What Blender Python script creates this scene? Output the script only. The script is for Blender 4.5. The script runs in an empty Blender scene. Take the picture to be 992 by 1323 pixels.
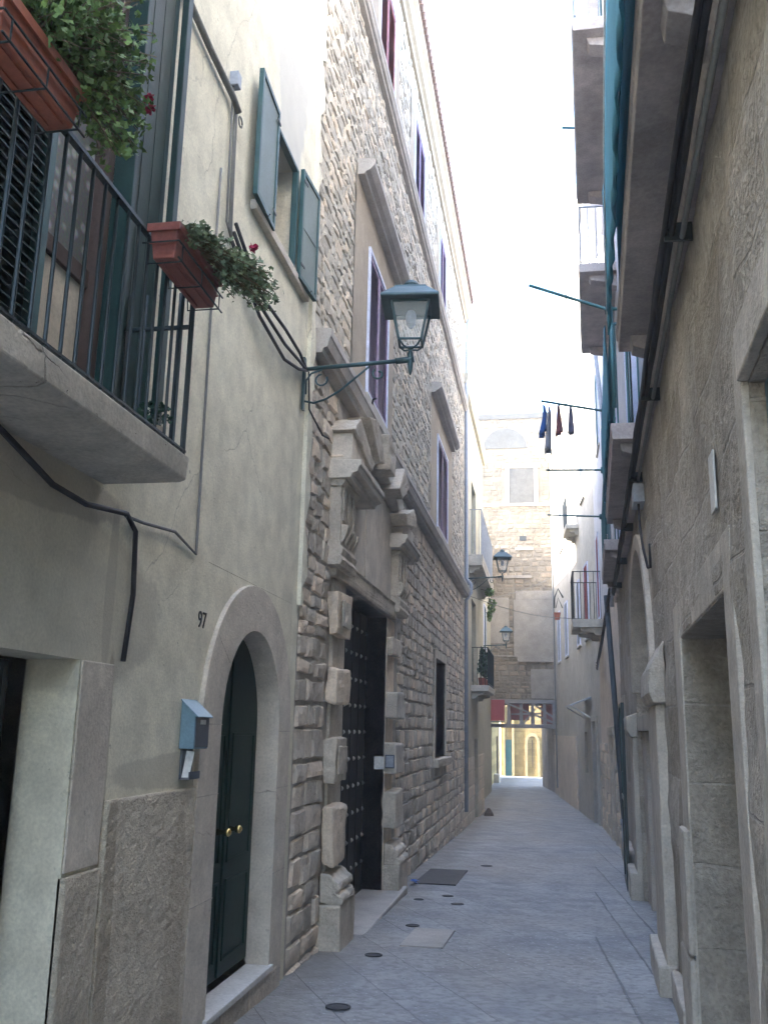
import bpy, bmesh, math, random
from mathutils import Vector, Matrix, noise
R_ = math.radians
random.seed(7)
scene = bpy.context.scene
C = scene.collection

# ------------------------------------------------------------------ camera
camd = bpy.data.cameras.new('camera'); cam = bpy.data.objects.new('camera', camd); C.objects.link(cam)
scene.camera = cam
fwd = Vector((209, -283.5, 1200)).normalized()            # street direction seen in camera space (x right, y up, z ahead)
upv = Vector((104, 5156, 1200)); upv = (upv - upv.dot(fwd) * fwd).normalized()
rgt = upv.cross(fwd)
if rgt.x < 0: rgt = -rgt
def w_of(v): return Vector((v.dot(rgt), v.dot(fwd), v.dot(upv)))
cx, cy, cz = w_of(Vector((1, 0, 0))), w_of(Vector((0, 1, 0))), w_of(Vector((0, 0, -1)))
m = Matrix((cx, cy, cz)).transposed().to_4x4(); m.translation = Vector((0, 0, 1.6))
cam.matrix_world = m
camd.sensor_fit = 'VERTICAL'; camd.sensor_height = 36; camd.sensor_width = 27
camd.lens = 1200 / 1323 * 36
camd.clip_start = 0.05; camd.clip_end = 500

# ------------------------------------------------------------------ light
sun_dir = Vector((0.80, 0.03, -0.58)).normalized()        # the way the light travels
elev = math.asin(-sun_dir.z); azim = math.atan2(-sun_dir.x, -sun_dir.y)
world = bpy.data.worlds.new('World'); scene.world = world; world.use_nodes = True
wn = world.node_tree; bg = wn.nodes['Background']
sky = wn.nodes.new('ShaderNodeTexSky'); sky.sky_type = 'NISHITA'; sky.sun_disc = False
sky.sun_elevation = elev; sky.sun_rotation = azim; sky.air_density = 1.0; sky.dust_density = 1.5; sky.ozone_density = 1.0
wn.links.new(sky.outputs[0], bg.inputs[0]); bg.inputs[1].default_value = 0.15
sl = bpy.data.lights.new('sun', 'SUN'); sl.energy = 2.0; sl.angle = R_(0.5); sl.color = (1, 0.93, 0.82)
sun = bpy.data.objects.new('sun', sl); C.objects.link(sun)
sun.rotation_euler = sun_dir.to_track_quat('-Z', 'Y').to_euler()
vs = scene.view_settings; vs.view_transform = 'Standard'; vs.look = 'None'; vs.gamma = 1; vs.use_curve_mapping = False
vs.exposure = 3.95
scene.render.engine = 'CYCLES'
scene.cycles.max_bounces = 10; scene.cycles.diffuse_bounces = 6

# ------------------------------------------------------------------ materials
def L(nt, a, b): nt.links.new(a, b)
def mat(name, c1, c2=None, scale=2.0, rough=0.9, bump=0.3, bscale=40, metal=0.0, tone=0.0, streak=0.0, streakcol=(.1, .09, .07),
        brick=None, spec=0.3, mid=6.0, bd=0.02, patch=None, crack=0):
    m = bpy.data.materials.new(name); m.use_nodes = True; nt = m.node_tree; N = nt.nodes
    p = N['Principled BSDF']; p.inputs['Roughness'].default_value = rough; p.inputs['Metallic'].default_value = metal
    p.inputs['Specular IOR Level'].default_value = spec
    c2 = c2 or tuple(x * .8 for x in c1)
    g = N.new('ShaderNodeNewGeometry'); pos = g.outputs['Position']
    def nz(sc, det=6, vec=pos, rgh=.6):
        n = N.new('ShaderNodeTexNoise'); n.inputs['Scale'].default_value = sc; n.inputs['Detail'].default_value = det
        n.inputs['Roughness'].default_value = rgh; L(nt, vec, n.inputs['Vector']); return n.outputs['Fac']
    def ramp(f, a, b, lo=0., hi=1.):
        r = N.new('ShaderNodeMapRange'); L(nt, f, r.inputs[0]); r.inputs[1].default_value = a; r.inputs[2].default_value = b
        r.inputs[3].default_value = lo; r.inputs[4].default_value = hi; return r.outputs[0]
    def mix(f, a, b, mode='MIX'):
        x = N.new('ShaderNodeMix'); x.data_type = 'RGBA'; x.blend_type = mode
        for k, q in ((0, f), (6, a), (7, b)):
            if hasattr(q, 'links'): L(nt, q, x.inputs[k])
            else: x.inputs[k].default_value = q if k == 0 else (*q, 1)
        return x.outputs[2]
    def math_(op, a, b):
        x = N.new('ShaderNodeMath'); x.operation = op
        for k, q in enumerate((a, b)):
            if hasattr(q, 'links'): L(nt, q, x.inputs[k])
            else: x.inputs[k].default_value = q
        return x.outputs[0]
    col = mix(ramp(nz(scale, 8), .32, .68), c1, c2)
    fine = nz(bscale, 4)
    v = ramp(fine, .3, .7, .86, 1.12); midn = nz(mid, 6)
    v2 = ramp(midn, .3, .7, .84, 1.14)
    vv = math_('MULTIPLY', v, v2)
    if tone:
        a = N.new('ShaderNodeAttribute'); a.attribute_name = 'tone'
        vv = math_('MULTIPLY', vv, ramp(a.outputs['Fac'], 0, 1, 1 - tone, 1 + tone))
        col = mix(ramp(a.outputs['Fac'], .55, 1, 0, .5), col, tuple(min(1, x * y) for x, y in zip(c1, (1.12, .96, .82))))
    cc = N.new('ShaderNodeVectorMath'); cc.operation = 'SCALE'; L(nt, col, cc.inputs[0]); L(nt, vv, cc.inputs['Scale'])
    col = cc.outputs[0]
    h = math_('ADD', math_('MULTIPLY', fine, .35), math_('MULTIPLY', midn, .8))
    if streak:
        mp = N.new('ShaderNodeMapping'); mp.inputs['Scale'].default_value = (2.2, 2.2, .35); L(nt, pos, mp.inputs[0])
        s = nz(1.0, 7, mp.outputs[0], .65)
        col = mix(ramp(s, .5, .78, 0, streak), col, streakcol)
    if crack:
        wv = N.new('ShaderNodeVectorMath'); wv.operation = 'SCALE'; wv.inputs['Scale'].default_value = .35
        wn_ = N.new('ShaderNodeTexNoise'); wn_.inputs['Scale'].default_value = 2.6; wn_.inputs['Detail'].default_value = 7; L(nt, pos, wn_.inputs['Vector']); L(nt, wn_.outputs['Color'], wv.inputs[0])
        wa = N.new('ShaderNodeVectorMath'); wa.operation = 'ADD'; L(nt, pos, wa.inputs[0]); L(nt, wv.outputs[0], wa.inputs[1])
        vo = N.new('ShaderNodeTexVoronoi'); vo.feature = 'DISTANCE_TO_EDGE'; vo.inputs['Scale'].default_value = 1.1; L(nt, wa.outputs[0], vo.inputs['Vector'])
        ck = math_('MULTIPLY', ramp(vo.outputs['Distance'], .0, .006, 1, 0), ramp(nz(.9, 3), .5, .6))
        sp = math_('MULTIPLY', ramp(nz(17, 3), .68, .72), ramp(nz(1.7, 3), .5, .62))
        col = mix(math_('MULTIPLY', math_('MAXIMUM', ck, sp), crack), col, tuple(x * .45 for x in c1))
        h = math_('SUBTRACT', h, math_('MULTIPLY', math_('MAXIMUM', ck, sp), .8))
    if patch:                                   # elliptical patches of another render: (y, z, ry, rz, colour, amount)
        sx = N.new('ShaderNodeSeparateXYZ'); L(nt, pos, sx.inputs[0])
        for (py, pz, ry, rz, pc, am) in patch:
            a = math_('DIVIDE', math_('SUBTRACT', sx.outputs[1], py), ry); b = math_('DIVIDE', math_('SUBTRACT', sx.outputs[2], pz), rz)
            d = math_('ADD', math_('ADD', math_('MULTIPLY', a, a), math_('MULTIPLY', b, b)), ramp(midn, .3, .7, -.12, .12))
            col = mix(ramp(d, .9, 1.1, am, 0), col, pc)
    if brick:
        ax, bw, bh, ms, st = brick
        sx = N.new('ShaderNodeSeparateXYZ'); L(nt, pos, sx.inputs[0]); cb = N.new('ShaderNodeCombineXYZ')
        ww = math_('ADD', sx.outputs[1 if ax == 'y' else 0], math_('MULTIPLY', midn, .08))
        zz = math_('ADD', sx.outputs[2], math_('MULTIPLY', nz(1.3, 3), .12))
        L(nt, ww, cb.inputs[0]); L(nt, zz, cb.inputs[1])
        b = N.new('ShaderNodeTexBrick'); L(nt, cb.outputs[0], b.inputs['Vector'])
        b.inputs['Scale'].default_value = 1; b.inputs['Brick Width'].default_value = bw; b.inputs['Row Height'].default_value = bh
        b.inputs['Mortar Size'].default_value = ms; b.inputs['Mortar Smooth'].default_value = .5; b.inputs['Bias'].default_value = 0
        b.inputs['Color1'].default_value = (1, 1, 1, 1); b.inputs['Color2'].default_value = (.72, .7, .66, 1); b.inputs['Mortar'].default_value = (1 - st,) * 3 + (1,)
        col = mix(1.0, col, b.outputs['Color'], 'MULTIPLY')
        h = math_('SUBTRACT', h, math_('MULTIPLY', b.outputs['Fac'], st * 1.5))
    L(nt, col, p.inputs['Base Color'])
    if bump:
        bp = N.new('ShaderNodeBump'); bp.inputs['Strength'].default_value = bump; bp.inputs['Distance'].default_value = bd
        L(nt, h, bp.inputs['Height']); L(nt, bp.outputs[0], p.inputs['Normal'])
    return m

M = {}
M['cream'] = mat('cream_plaster', (0.726, 0.688, 0.550), (0.638, 0.600, 0.473), .8, .9, .3, 60, streak=.3, streakcol=(.38, .34, .265), crack=.7,
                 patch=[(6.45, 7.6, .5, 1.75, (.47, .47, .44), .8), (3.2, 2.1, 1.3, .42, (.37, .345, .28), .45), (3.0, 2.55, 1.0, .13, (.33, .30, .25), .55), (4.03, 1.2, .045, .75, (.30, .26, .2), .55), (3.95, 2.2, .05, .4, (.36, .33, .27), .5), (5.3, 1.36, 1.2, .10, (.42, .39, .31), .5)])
M['render'] = mat('rough_render', (0.612, 0.545, 0.430), (0.479, 0.424, 0.333), 1.6, .95, .8, 75, patch=[(4.12, .5, .07, .9, (.3, .25, .18), .5), (4.95, .4, .12, .8, (.33, .27, .2), .4), (4.5, -.1, .9, .3, (.34, .29, .23), .4)], streak=.55, streakcol=(.2, .17, .13), mid=9, bd=.05)
M['dressed'] = mat('dressed_stone', (0.608, 0.549, 0.460), (0.478, 0.428, 0.359), 2.5, .88, .55, 60, crack=.5, streak=.3, streakcol=(.25, .22, .18), tone=.08)
M['carved'] = mat('carved_stone', (0.587, 0.520, 0.423), (0.434, 0.383, 0.311), 3.5, .9, .8, 45, streak=.5, streakcol=(.15, .13, .11), tone=.12, bd=.03)
M['rubble'] = mat('rubble_stone', (.55, .505, .42), (.44, .40, .33), 3, .92, 1.0, 38, tone=.2, bd=.04)
M['ashlar'] = mat('weathered_ashlar', (0.607, 0.542, 0.452), (0.436, 0.386, 0.321), 2.2, .95, 1.0, 34, tone=.22, streak=.4, streakcol=(.17, .145, .12), bd=.04)
M['mortar'] = mat('lime_mortar', (0.498, 0.454, 0.385), (0.346, 0.315, 0.270), 4, .95, .8, 40, bd=.03)
M['mortar_pale'] = mat('pale_lime_mortar', (.56, .53, .45), (.44, .41, .35), 4, .95, .8, 40, bd=.03)
M['ledge'] = mat('ledge_stone', (0.480, 0.444, 0.396), (0.372, 0.342, 0.306), 1.5, .9, .3, 50, streak=.4, streakcol=(.2, .19, .18))
M['cornice'] = mat('cornice_plaster', (.40, .335, .25), (.34, .285, .215), 1.5, .9, .2, 50)
M['tile'] = mat('roof_tile', (.30, .2, .16), (.2, .14, .12), 6, .9, .5, 40)
M['tufa'] = mat('weathered_tufa', (0.525, 0.466, 0.393), (0.387, 0.343, 0.284), 1.7, .96, 1.0, 36, streak=.4, streakcol=(.17, .145, .12), brick=('y', .9, .46, .01, .14), mid=9, bd=.045)
M['tufa_smooth'] = mat('smooth_jamb_stone', (0.535, 0.480, 0.405), (0.424, 0.374, 0.314), 1.8, .93, .6, 50, streak=.5, streakcol=(.2, .18, .14), bd=.03)
M['soffit'] = mat('stained_soffit', (0.516, 0.456, 0.432), (0.324, 0.288, 0.276), 1.6, .92, .6, 45, streak=.5, streakcol=(.09, .08, .08), bd=.02)
M['slab'] = mat('old_concrete', (0.587, 0.550, 0.475), (0.425, 0.394, 0.338), 3.5, .93, .8, 45, crack=.7, streak=.6, streakcol=(.2, .18, .15))
M['lav'] = mat('pale_limewash', (.55, .55, .58), (.48, .48, .52), 1.1, .9, .25, 50, streak=.3, streakcol=(.4, .38, .38))
M['white'] = mat('white_limewash', (.46, .44, .40), (.37, .35, .31), 1.0, .9, .35, 40, streak=.35, streakcol=(.42, .38, .32))
M['ochre'] = mat('ochre_plaster', (0.660, 0.572, 0.484), (0.532, 0.455, 0.378), 1.3, .92, .5, 40, streak=.45, streakcol=(.28, .23, .18))
M['creamfar'] = mat('pale_yellow_plaster', (.46, .43, .34), (.40, .375, .30), .9, .9, .2, 40, streak=.25, streakcol=(.45, .4, .32))
M['facade'] = mat('facade_stone', (.27, .225, .17), (.17, .14, .105), 1.2, .93, .9, 26, tone=.2, mid=4, bd=.05, streak=.3, streakcol=(.35, .3, .24))
M['facade_plain'] = mat('facade_render', (0.363, 0.319, 0.264), (0.275, 0.242, 0.204), .9, .93, .6, 24, mid=3, bd=.04)
M['yellow'] = mat('yellow_stone', (.46, .35, .16), (.34, .25, .11), 1.4, .93, .8, 26, brick=('x', .5, .32, .012, .3), bd=.04)
M['courtstone'] = mat('pale_court_stone', (.42, .34, .2), (.34, .27, .15), 2, .9, .5, 30)
M['greyrender'] = mat('grey_patch_render', (.12, .115, .105), (.085, .08, .073), 2, .9, .5, 20)
M['green'] = mat('dark_green_paint', (.006, .03, .026), (.004, .02, .018), 5, .5, .12, 60, spec=.22)
M['green_sh'] = mat('green_shutter_paint', (.025, .085, .085), (.018, .062, .066), 4, .5, .1, 60, spec=.4)
M['teal'] = mat('teal_paint', (.035, .14, .16), (.025, .1, .125), 4, .5, .15, 60, spec=.4)
M['tealcloth'] = mat('teal_shade_cloth', (.05, .26, .36), (.04, .19, .27), 3, .8, .2, 90)
M['greypanel'] = mat('grey_green_panel', (.17, .21, .20), (.13, .165, .16), 3, .6, .1, 60)
M['iron'] = mat('dark_iron', (.022, .032, .036), (.014, .02, .023), 8, .5, .3, 80, metal=.3, spec=.5)
M['irongreen'] = mat('green_painted_iron', (.008, .024, .03), (.006, .017, .022), 8, .42, .2, 80, metal=.1, spec=.5)
M['lampcol'] = mat('lamp_paint', (.03, .075, .085), (.02, .055, .066), 8, .45, .2, 60, metal=.1, spec=.5)
M['black'] = mat('black_wood', (.012, .012, .013), (.007, .007, .008), 8, .6, .2, 40)
M['stud'] = mat('iron_stud', (.6, .58, .55), (.45, .44, .42), 8, .4, .1, 80, metal=.7)
M['redwood'] = mat('red_brown_shutter', (.36, .13, .13), (.3, .10, .105), 5, .6, .1, 60)
M['bluewhite'] = mat('pale_window_frame', (.62, .65, .78), (.55, .58, .72), 3, .7, .1, 60)
M['purple'] = mat('faded_violet_shutter', (.24, .16, .28), (.19, .125, .225), 5, .6, .1, 60)
M['redpaint'] = mat('red_paint', (.32, .05, .06), (.24, .04, .045), 3, .6, .1, 40)
M['terracotta'] = mat('terracotta_plastic', (.33, .095, .05), (.26, .075, .042), 4, .5, .08, 60, spec=.4)
M['terracotta2'] = mat('dull_red_plastic', (.26, .08, .06), (.2, .06, .048), 4, .5, .08, 60, spec=.4)
M['leaf'] = mat('geranium_leaf', (.12, .20, .06), (.07, .13, .04), 14, .6, .1, 80, tone=.35)
M['leaf2'] = mat('grey_green_leaf', (.18, .24, .14), (.11, .155, .085), 14, .6, .1, 80, tone=.35)
M['cypress'] = mat('dark_leaf', (.02, .07, .045), (.012, .045, .03), 10, .7, .1, 80, tone=.3)
M['flower'] = mat('pink_petal', (.45, .03, .10), (.35, .02, .07), 10, .6, 0)
M['stem'] = mat('brown_stem', (.12, .09, .05), (.09, .07, .04), 10, .8, .1)
M['bluebox'] = mat('blue_grey_enamel', (.16, .27, .34), (.13, .22, .28), 3, .4, .08, 60, spec=.5)
M['darkbox'] = mat('dark_enamel', (.10, .115, .14), (.08, .09, .115), 3, .45, .08, 60, spec=.5)
M['paper'] = mat('white_paper', (.72, .73, .72), (.66, .67, .66), 3, .8, 0)
M['brass'] = mat('polished_brass', (.75, .58, .25), (.65, .5, .2), 3, .25, 0, metal=1)
M['creampaint'] = mat('cream_door_paint', (.5, .46, .37), (.44, .4, .32), 2, .6, .1, 50)
M['brownwood'] = mat('brown_wood', (.075, .05, .042), (.05, .035, .03), 6, .6, .2, 40)
M['beam'] = mat('grey_old_wood', (.34, .32, .31), (.22, .2, .2), 3, .9, .6, 20)
M['cable'] = mat('black_cable', (.02, .02, .025), (.03, .03, .036), 6, .6, 0)
M['greycable'] = mat('grey_cable', (.2, .2, .19), (.14, .14, .135), 6, .7, 0)
M['bluepipe'] = mat('blue_grey_pipe', (.07, .09, .11), (.05, .065, .08), 3, .5, .1, 30)
M['palepipe'] = mat('pale_grey_pipe', (.33, .36, .41), (.28, .31, .36), 3, .5, .1, 30)
M['ink'] = mat('black_sign_paint', (.02, .02, .02), None, 3, .7, 0)
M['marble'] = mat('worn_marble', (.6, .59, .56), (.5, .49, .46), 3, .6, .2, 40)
M['manhole'] = mat('cast_iron_cover', (.06, .06, .065), (.04, .04, .045), 8, .6, .5, 60, metal=.3)
M['bluelitter'] = mat('blue_plastic', (.03, .14, .5), None, 3, .5, 0)
M['clothblue'] = mat('blue_cloth', (.10, .25, .7), (.08, .2, .6), 5, .9, .2, 90)
M['clothgrey'] = mat('grey_cloth', (.42, .42, .48), None, 5, .9, .2, 90)
M['clothred'] = mat('wine_cloth', (.3, .12, .14), None, 5, .9, .2, 90)
M['clothdark'] = mat('dark_cloth', (.16, .16, .24), None, 5, .9, .2, 90)

def lace_mat():
    m = bpy.data.materials.new('lace_curtain'); m.use_nodes = True; nt = m.node_tree; N = nt.nodes; p = N['Principled BSDF']
    g = N.new('ShaderNodeNewGeometry'); v = N.new('ShaderNodeTexVoronoi'); v.inputs['Scale'].default_value = 14; L(nt, g.outputs['Position'], v.inputs['Vector'])
    n = N.new('ShaderNodeTexNoise'); n.inputs['Scale'].default_value = 60; L(nt, g.outputs['Position'], n.inputs['Vector'])
    r = N.new('ShaderNodeValToRGB'); L(nt, v.outputs['Distance'], r.inputs[0])
    r.color_ramp.elements[0].color = (.5, .52, .5, 1); r.color_ramp.elements[1].color = (.16, .17, .16, 1); r.color_ramp.elements[0].position = .18; r.color_ramp.elements[1].position = .4
    x = N.new('ShaderNodeMix'); x.data_type = 'RGBA'; x.blend_type = 'MULTIPLY'; x.inputs[0].default_value = .8
    L(nt, r.outputs[0], x.inputs[6]); L(nt, n.outputs['Color'], x.inputs[7]); L(nt, x.outputs[2], p.inputs['Base Color'])
    p.inputs['Roughness'].default_value = .35; return m
M['lace'] = lace_mat()

def glass_mat():
    m = bpy.data.materials.new('lamp_glass'); m.use_nodes = True; p = m.node_tree.nodes['Principled BSDF']
    p.inputs['Base Color'].default_value = (.9, .93, .93, 1); p.inputs['Roughness'].default_value = .15
    p.inputs['Alpha'].default_value = .18; return m
M['glass'] = glass_mat()

def ground_mat():
    m = bpy.data.materials.new('street_paving'); m.use_nodes = True; nt = m.node_tree; N = nt.nodes; p = N['Principled BSDF']
    g = N.new('ShaderNodeNewGeometry'); pos = g.outputs['Position']
    def nz(sc, det=6, vec=pos):
        n = N.new('ShaderNodeTexNoise'); n.inputs['Scale'].default_value = sc; n.inputs['Detail'].default_value = det; L(nt, vec, n.inputs['Vector']); return n.outputs['Fac']
    def ramp(f, a, b, lo=0., hi=1.):
        r = N.new('ShaderNodeMapRange'); L(nt, f, r.inputs[0]); r.inputs[1].default_value = a; r.inputs[2].default_value = b
        r.inputs[3].default_value = lo; r.inputs[4].default_value = hi; return r.outputs[0]
    def ma(op, a, b):
        x = N.new('ShaderNodeMath'); x.operation = op
        for k, q in enumerate((a, b)):
            if hasattr(q, 'links'): L(nt, q, x.inputs[k])
            else: x.inputs[k].default_value = q
        return x.outputs[0]
    def mix(f, a, b, mode='MIX'):
        x = N.new('ShaderNodeMix'); x.data_type = 'RGBA'; x.blend_type = mode
        for k, q in ((0, f), (6, a), (7, b)):
            if hasattr(q, 'links'): L(nt, q, x.inputs[k])
            else: x.inputs[k].default_value = q if k == 0 else (*q, 1)
        return x.outputs[2]
    def brick(rot, bw, bh, ms, off=(0, 0), c2=.8):
        mp = N.new('ShaderNodeMapping'); mp.inputs['Rotation'].default_value = (0, 0, rot); mp.inputs['Location'].default_value = (*off, 0)
        dn = N.new('ShaderNodeTexNoise'); dn.inputs['Scale'].default_value = 3; L(nt, pos, dn.inputs['Vector'])
        sc = N.new('ShaderNodeVectorMath'); sc.operation = 'SCALE'; sc.inputs['Scale'].default_value = .03; L(nt, dn.outputs['Color'], sc.inputs[0])
        ad = N.new('ShaderNodeVectorMath'); ad.operation = 'ADD'; L(nt, pos, ad.inputs[0]); L(nt, sc.outputs[0], ad.inputs[1])
        L(nt, ad.outputs[0], mp.inputs[0])
        b = N.new('ShaderNodeTexBrick'); L(nt, mp.outputs[0], b.inputs['Vector']); b.inputs['Scale'].default_value = 1
        b.inputs['Brick Width'].default_value = bw; b.inputs['Row Height'].default_value = bh; b.inputs['Mortar Size'].default_value = ms
        b.inputs['Mortar Smooth'].default_value = .6
        b.inputs['Color1'].default_value = (1, 1, 1, 1); b.inputs['Color2'].default_value = (c2, c2, c2, 1); b.inputs['Mortar'].default_value = (.72, .72, .72, 1)
        return b
    sx = N.new('ShaderNodeSeparateXYZ'); L(nt, pos, sx.inputs[0])
    u = ma('SUBTRACT', sx.outputs[0], ma('MULTIPLY', sx.outputs[1], .047))
    band = ramp(u, -.03, -.02)                                   # right hand strip of larger smooth slabs
    b1 = brick(R_(62), .95, .48, .006, (.2, .1), .8); b2 = brick(R_(90 - 2.7), 1.25, .3, .012, (0, .0), .84)
    base = mix(ramp(nz(2.6, 8), .36, .62), (.25, .26, .275), (.38, .382, .385))
    base = mix(ramp(nz(.45, 4), .42, .66), base, (.36, .34, .315))
    colb = mix(band, b1.outputs['Color'], b2.outputs['Color'])
    col = mix(1., base, colb, 'MULTIPLY')
    v = N.new('ShaderNodeTexVoronoi'); v.inputs['Scale'].default_value = 20; L(nt, pos, v.inputs['Vector'])
    chips = ramp(v.outputs['Distance'], .08, .3, 1, 0)
    zone = ma('MULTIPLY', ramp(nz(.8, 3), .38, .55), ramp(nz(11, 4), .40, .58))
    ch = ma('MULTIPLY', chips, zone)
    col = mix(ma('MULTIPLY', ch, .9), col, (.62, .64, .66))
    col = mix(ramp(nz(16, 8), .44, .66, 0, .65), col, (.17, .168, .168))
    # stained strip at the foot of the left wall
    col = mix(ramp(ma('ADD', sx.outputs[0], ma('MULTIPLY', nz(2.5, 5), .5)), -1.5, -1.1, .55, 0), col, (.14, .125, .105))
    L(nt, col, p.inputs['Base Color'])
    L(nt, ramp(nz(3, 5), .3, .7, .5, .78), p.inputs['Roughness']); p.inputs['Specular IOR Level'].default_value = .45
    bf = ma('ADD', ma('MULTIPLY', b1.outputs['Fac'], ma('SUBTRACT', 1, band)), ma('MULTIPLY', b2.outputs['Fac'], band))
    h = ma('SUBTRACT', ma('ADD', ma('ADD', ma('MULTIPLY', nz(5, 6), .8), ma('MULTIPLY', nz(38, 5), .5)), ma('MULTIPLY', ch, .6)), ma('MULTIPLY', bf, .8))
    bp = N.new('ShaderNodeBump'); bp.inputs['Strength'].default_value = .8; bp.inputs['Distance'].default_value = .025
    L(nt, h, bp.inputs['Height']); L(nt, bp.outputs[0], p.inputs['Normal'])
    return m
M['ground'] = ground_mat()

# ------------------------------------------------------------------ building blocks
XL = -1.95
def FL(u, d, z): return Vector((XL + d, u, z))                       # left street front
def wr(u): return .55 + .047 * u
def FR(u, d, z): return Vector((wr(u) - d, u, z))                    # near right front
def FW(u, d, z): return Vector((u, d, z))
def line_frame(x0, y0, x1, y1):                                      # front between two plan points, street on its left-hand side
    def f(u, d, z):
        t = (u - y0) / (y1 - y0); return Vector((x0 + (x1 - x0) * t - d, u, z))
    return f
def Fac(Y):
    def f(u, d, z): return Vector((u, Y - d, z))
    return f
def gz(y): return -.03 * y if y < 30 else -.9

WORLD = {}
WEAR = bpy.data.textures.new('wear', 'CLOUDS'); WEAR.noise_scale = .11; WEAR.noise_depth = 3
def setp(o, label=None, cat=None, group=None, kind=None):
    for k, v in (('label', label), ('category', cat), ('group', group), ('kind', kind)):
        if v: o[k] = v
    return o
def thing(name, label, cat, loc, group=None):
    o = bpy.data.objects.new(name, None); C.objects.link(o); o.location = loc; o.empty_display_size = .2
    WORLD[o] = Vector(loc); return setp(o, label, cat, group)

class MB:
    def __init__(s, fr=FW): s.fr = fr; s.v = []; s.f = []; s.t = []
    def add(s, vs, fs, tone=.5):
        n = len(s.v); s.v += [s.fr(*p) for p in vs]; s.f += [tuple(i + n for i in f) for f in fs]; s.t += [tone] * len(fs); return s
    def raw(s, vs, fs, tone=.5):
        n = len(s.v); s.v += [Vector(p) for p in vs]; s.f += [tuple(i + n for i in f) for f in fs]; s.t += [tone] * len(fs); return s
    def box(s, u0, u1, d0, d1, z0, z1, tone=.5):
        return s.add([(u, d, z) for z in (z0, z1) for d in (d0, d1) for u in (u0, u1)],
                     [(0, 1, 3, 2), (4, 6, 7, 5), (0, 4, 5, 1), (2, 3, 7, 6), (0, 2, 6, 4), (1, 5, 7, 3)], tone)
    def prism_uz(s, poly, d0, d1, tone=.5):                          # polygon in u,z extruded in d
        n = len(poly); vs = [(u, d0, z) for u, z in poly] + [(u, d1, z) for u, z in poly]
        return s.add(vs, [tuple(range(n)), tuple(range(2 * n - 1, n - 1, -1))] + [(i, (i + 1) % n, n + (i + 1) % n, n + i) for i in range(n)], tone)
    def prism_dz(s, poly, u0, u1, tone=.5):                          # profile in d,z extruded along u
        n = len(poly); vs = [(u0, d, z) for d, z in poly] + [(u1, d, z) for d, z in poly]
        return s.add(vs, [tuple(range(n)), tuple(range(2 * n - 1, n - 1, -1))] + [(i, (i + 1) % n, n + (i + 1) % n, n + i) for i in range(n)], tone)
    def tube(s, pts, r, n=8, tone=.5, closed=False):
        P = [s.fr(*p) for p in pts]; k = len(P); base = len(s.v)
        rr = r if isinstance(r, (list, tuple)) else [r] * k
        prev = None
        for i in range(k):
            a = P[max(i - 1, 0)]; b = P[min(i + 1, k - 1)]; t = (b - a).normalized()
            up = Vector((0, 0, 1)) if abs(t.z) < .9 else Vector((1, 0, 0))
            if prev is not None: up = prev
            x = (up - up.dot(t) * t).normalized(); prev = x; y = t.cross(x)
            for j in range(n):
                an = 2 * math.pi * j / n; s.v.append(P[i] + (x * math.cos(an) + y * math.sin(an)) * rr[i])
        fs = [(base + i * n + j, base + i * n + (j + 1) % n, base + (i + 1) * n + (j + 1) % n, base + (i + 1) * n + j) for i in range(k - 1) for j in range(n)]
        fs += [tuple(base + j for j in range(n))[::-1], tuple(base + (k - 1) * n + j for j in range(n))]
        s.f += fs; s.t += [tone] * len(fs); return s
    def lathe(s, c, prof, n=16, tone=.5, square=False, rot=0):       # c world point, prof [(r, z)]
        base = len(s.v); n = 4 if square else n
        for r, z in prof:
            for j in range(n):
                a = 2 * math.pi * j / n + rot; s.v.append(Vector((c[0] + r * math.cos(a), c[1] + r * math.sin(a), c[2] + z)))
        k = len(prof)
        fs = [(base + i * n + j, base + i * n + (j + 1) % n, base + (i + 1) * n + (j + 1) % n, base + (i + 1) * n + j) for i in range(k - 1) for j in range(n)]
        fs += [tuple(base + j for j in range(n))[::-1], tuple(base + (k - 1) * n + j for j in range(n))]
        s.f += fs; s.t += [tone] * len(fs); return s
    def build(s, name, mt, parent=None, smooth=False, bevel=0, origin=None, fixn=True, wear=True):
        zs = [p.z for p in s.v]; mn = Vector([min(p[i] for p in s.v) for i in range(3)]); mx = Vector([max(p[i] for p in s.v) for i in range(3)])
        o0 = origin or Vector(((mn.x + mx.x) / 2, (mn.y + mx.y) / 2, mn.z))
        me = bpy.data.meshes.new(name); me.from_pydata([p - o0 for p in s.v], [], s.f); me.update()
        if fixn:
            bm = bmesh.new(); bm.from_mesh(me); bmesh.ops.recalc_face_normals(bm, faces=bm.faces); bm.to_mesh(me); bm.free()
        at = me.attributes.new('tone', 'FLOAT', 'FACE'); at.data.foreach_set('value', s.t)
        me.materials.append(M[mt])
        if smooth: me.polygons.foreach_set('use_smooth', [True] * len(me.polygons))
        o = bpy.data.objects.new(name, me); C.objects.link(o); WORLD[o] = o0
        if parent is not None: o.parent = parent; o.location = o0 - WORLD[parent]
        else: o.location = o0
        if mt in ('carved', 'tufa_smooth') and wear and not smooth and parent is not None:
            b = o.modifiers.new('bevel', 'BEVEL'); b.width = bevel or .01; b.segments = 2; b.limit_method = 'ANGLE'
            q = o.modifiers.new('sub', 'SUBSURF'); q.subdivision_type = 'SIMPLE'; q.levels = q.render_levels = 3
            w = o.modifiers.new('wear', 'DISPLACE'); w.texture = WEAR; w.texture_coords = 'GLOBAL'; w.strength = .035 if mt == 'carved' else .02; w.mid_level = .5
        elif bevel:
            b = o.modifiers.new('bevel', 'BEVEL'); b.width = bevel; b.segments = 2; b.limit_method = 'ANGLE'
        return o

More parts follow.
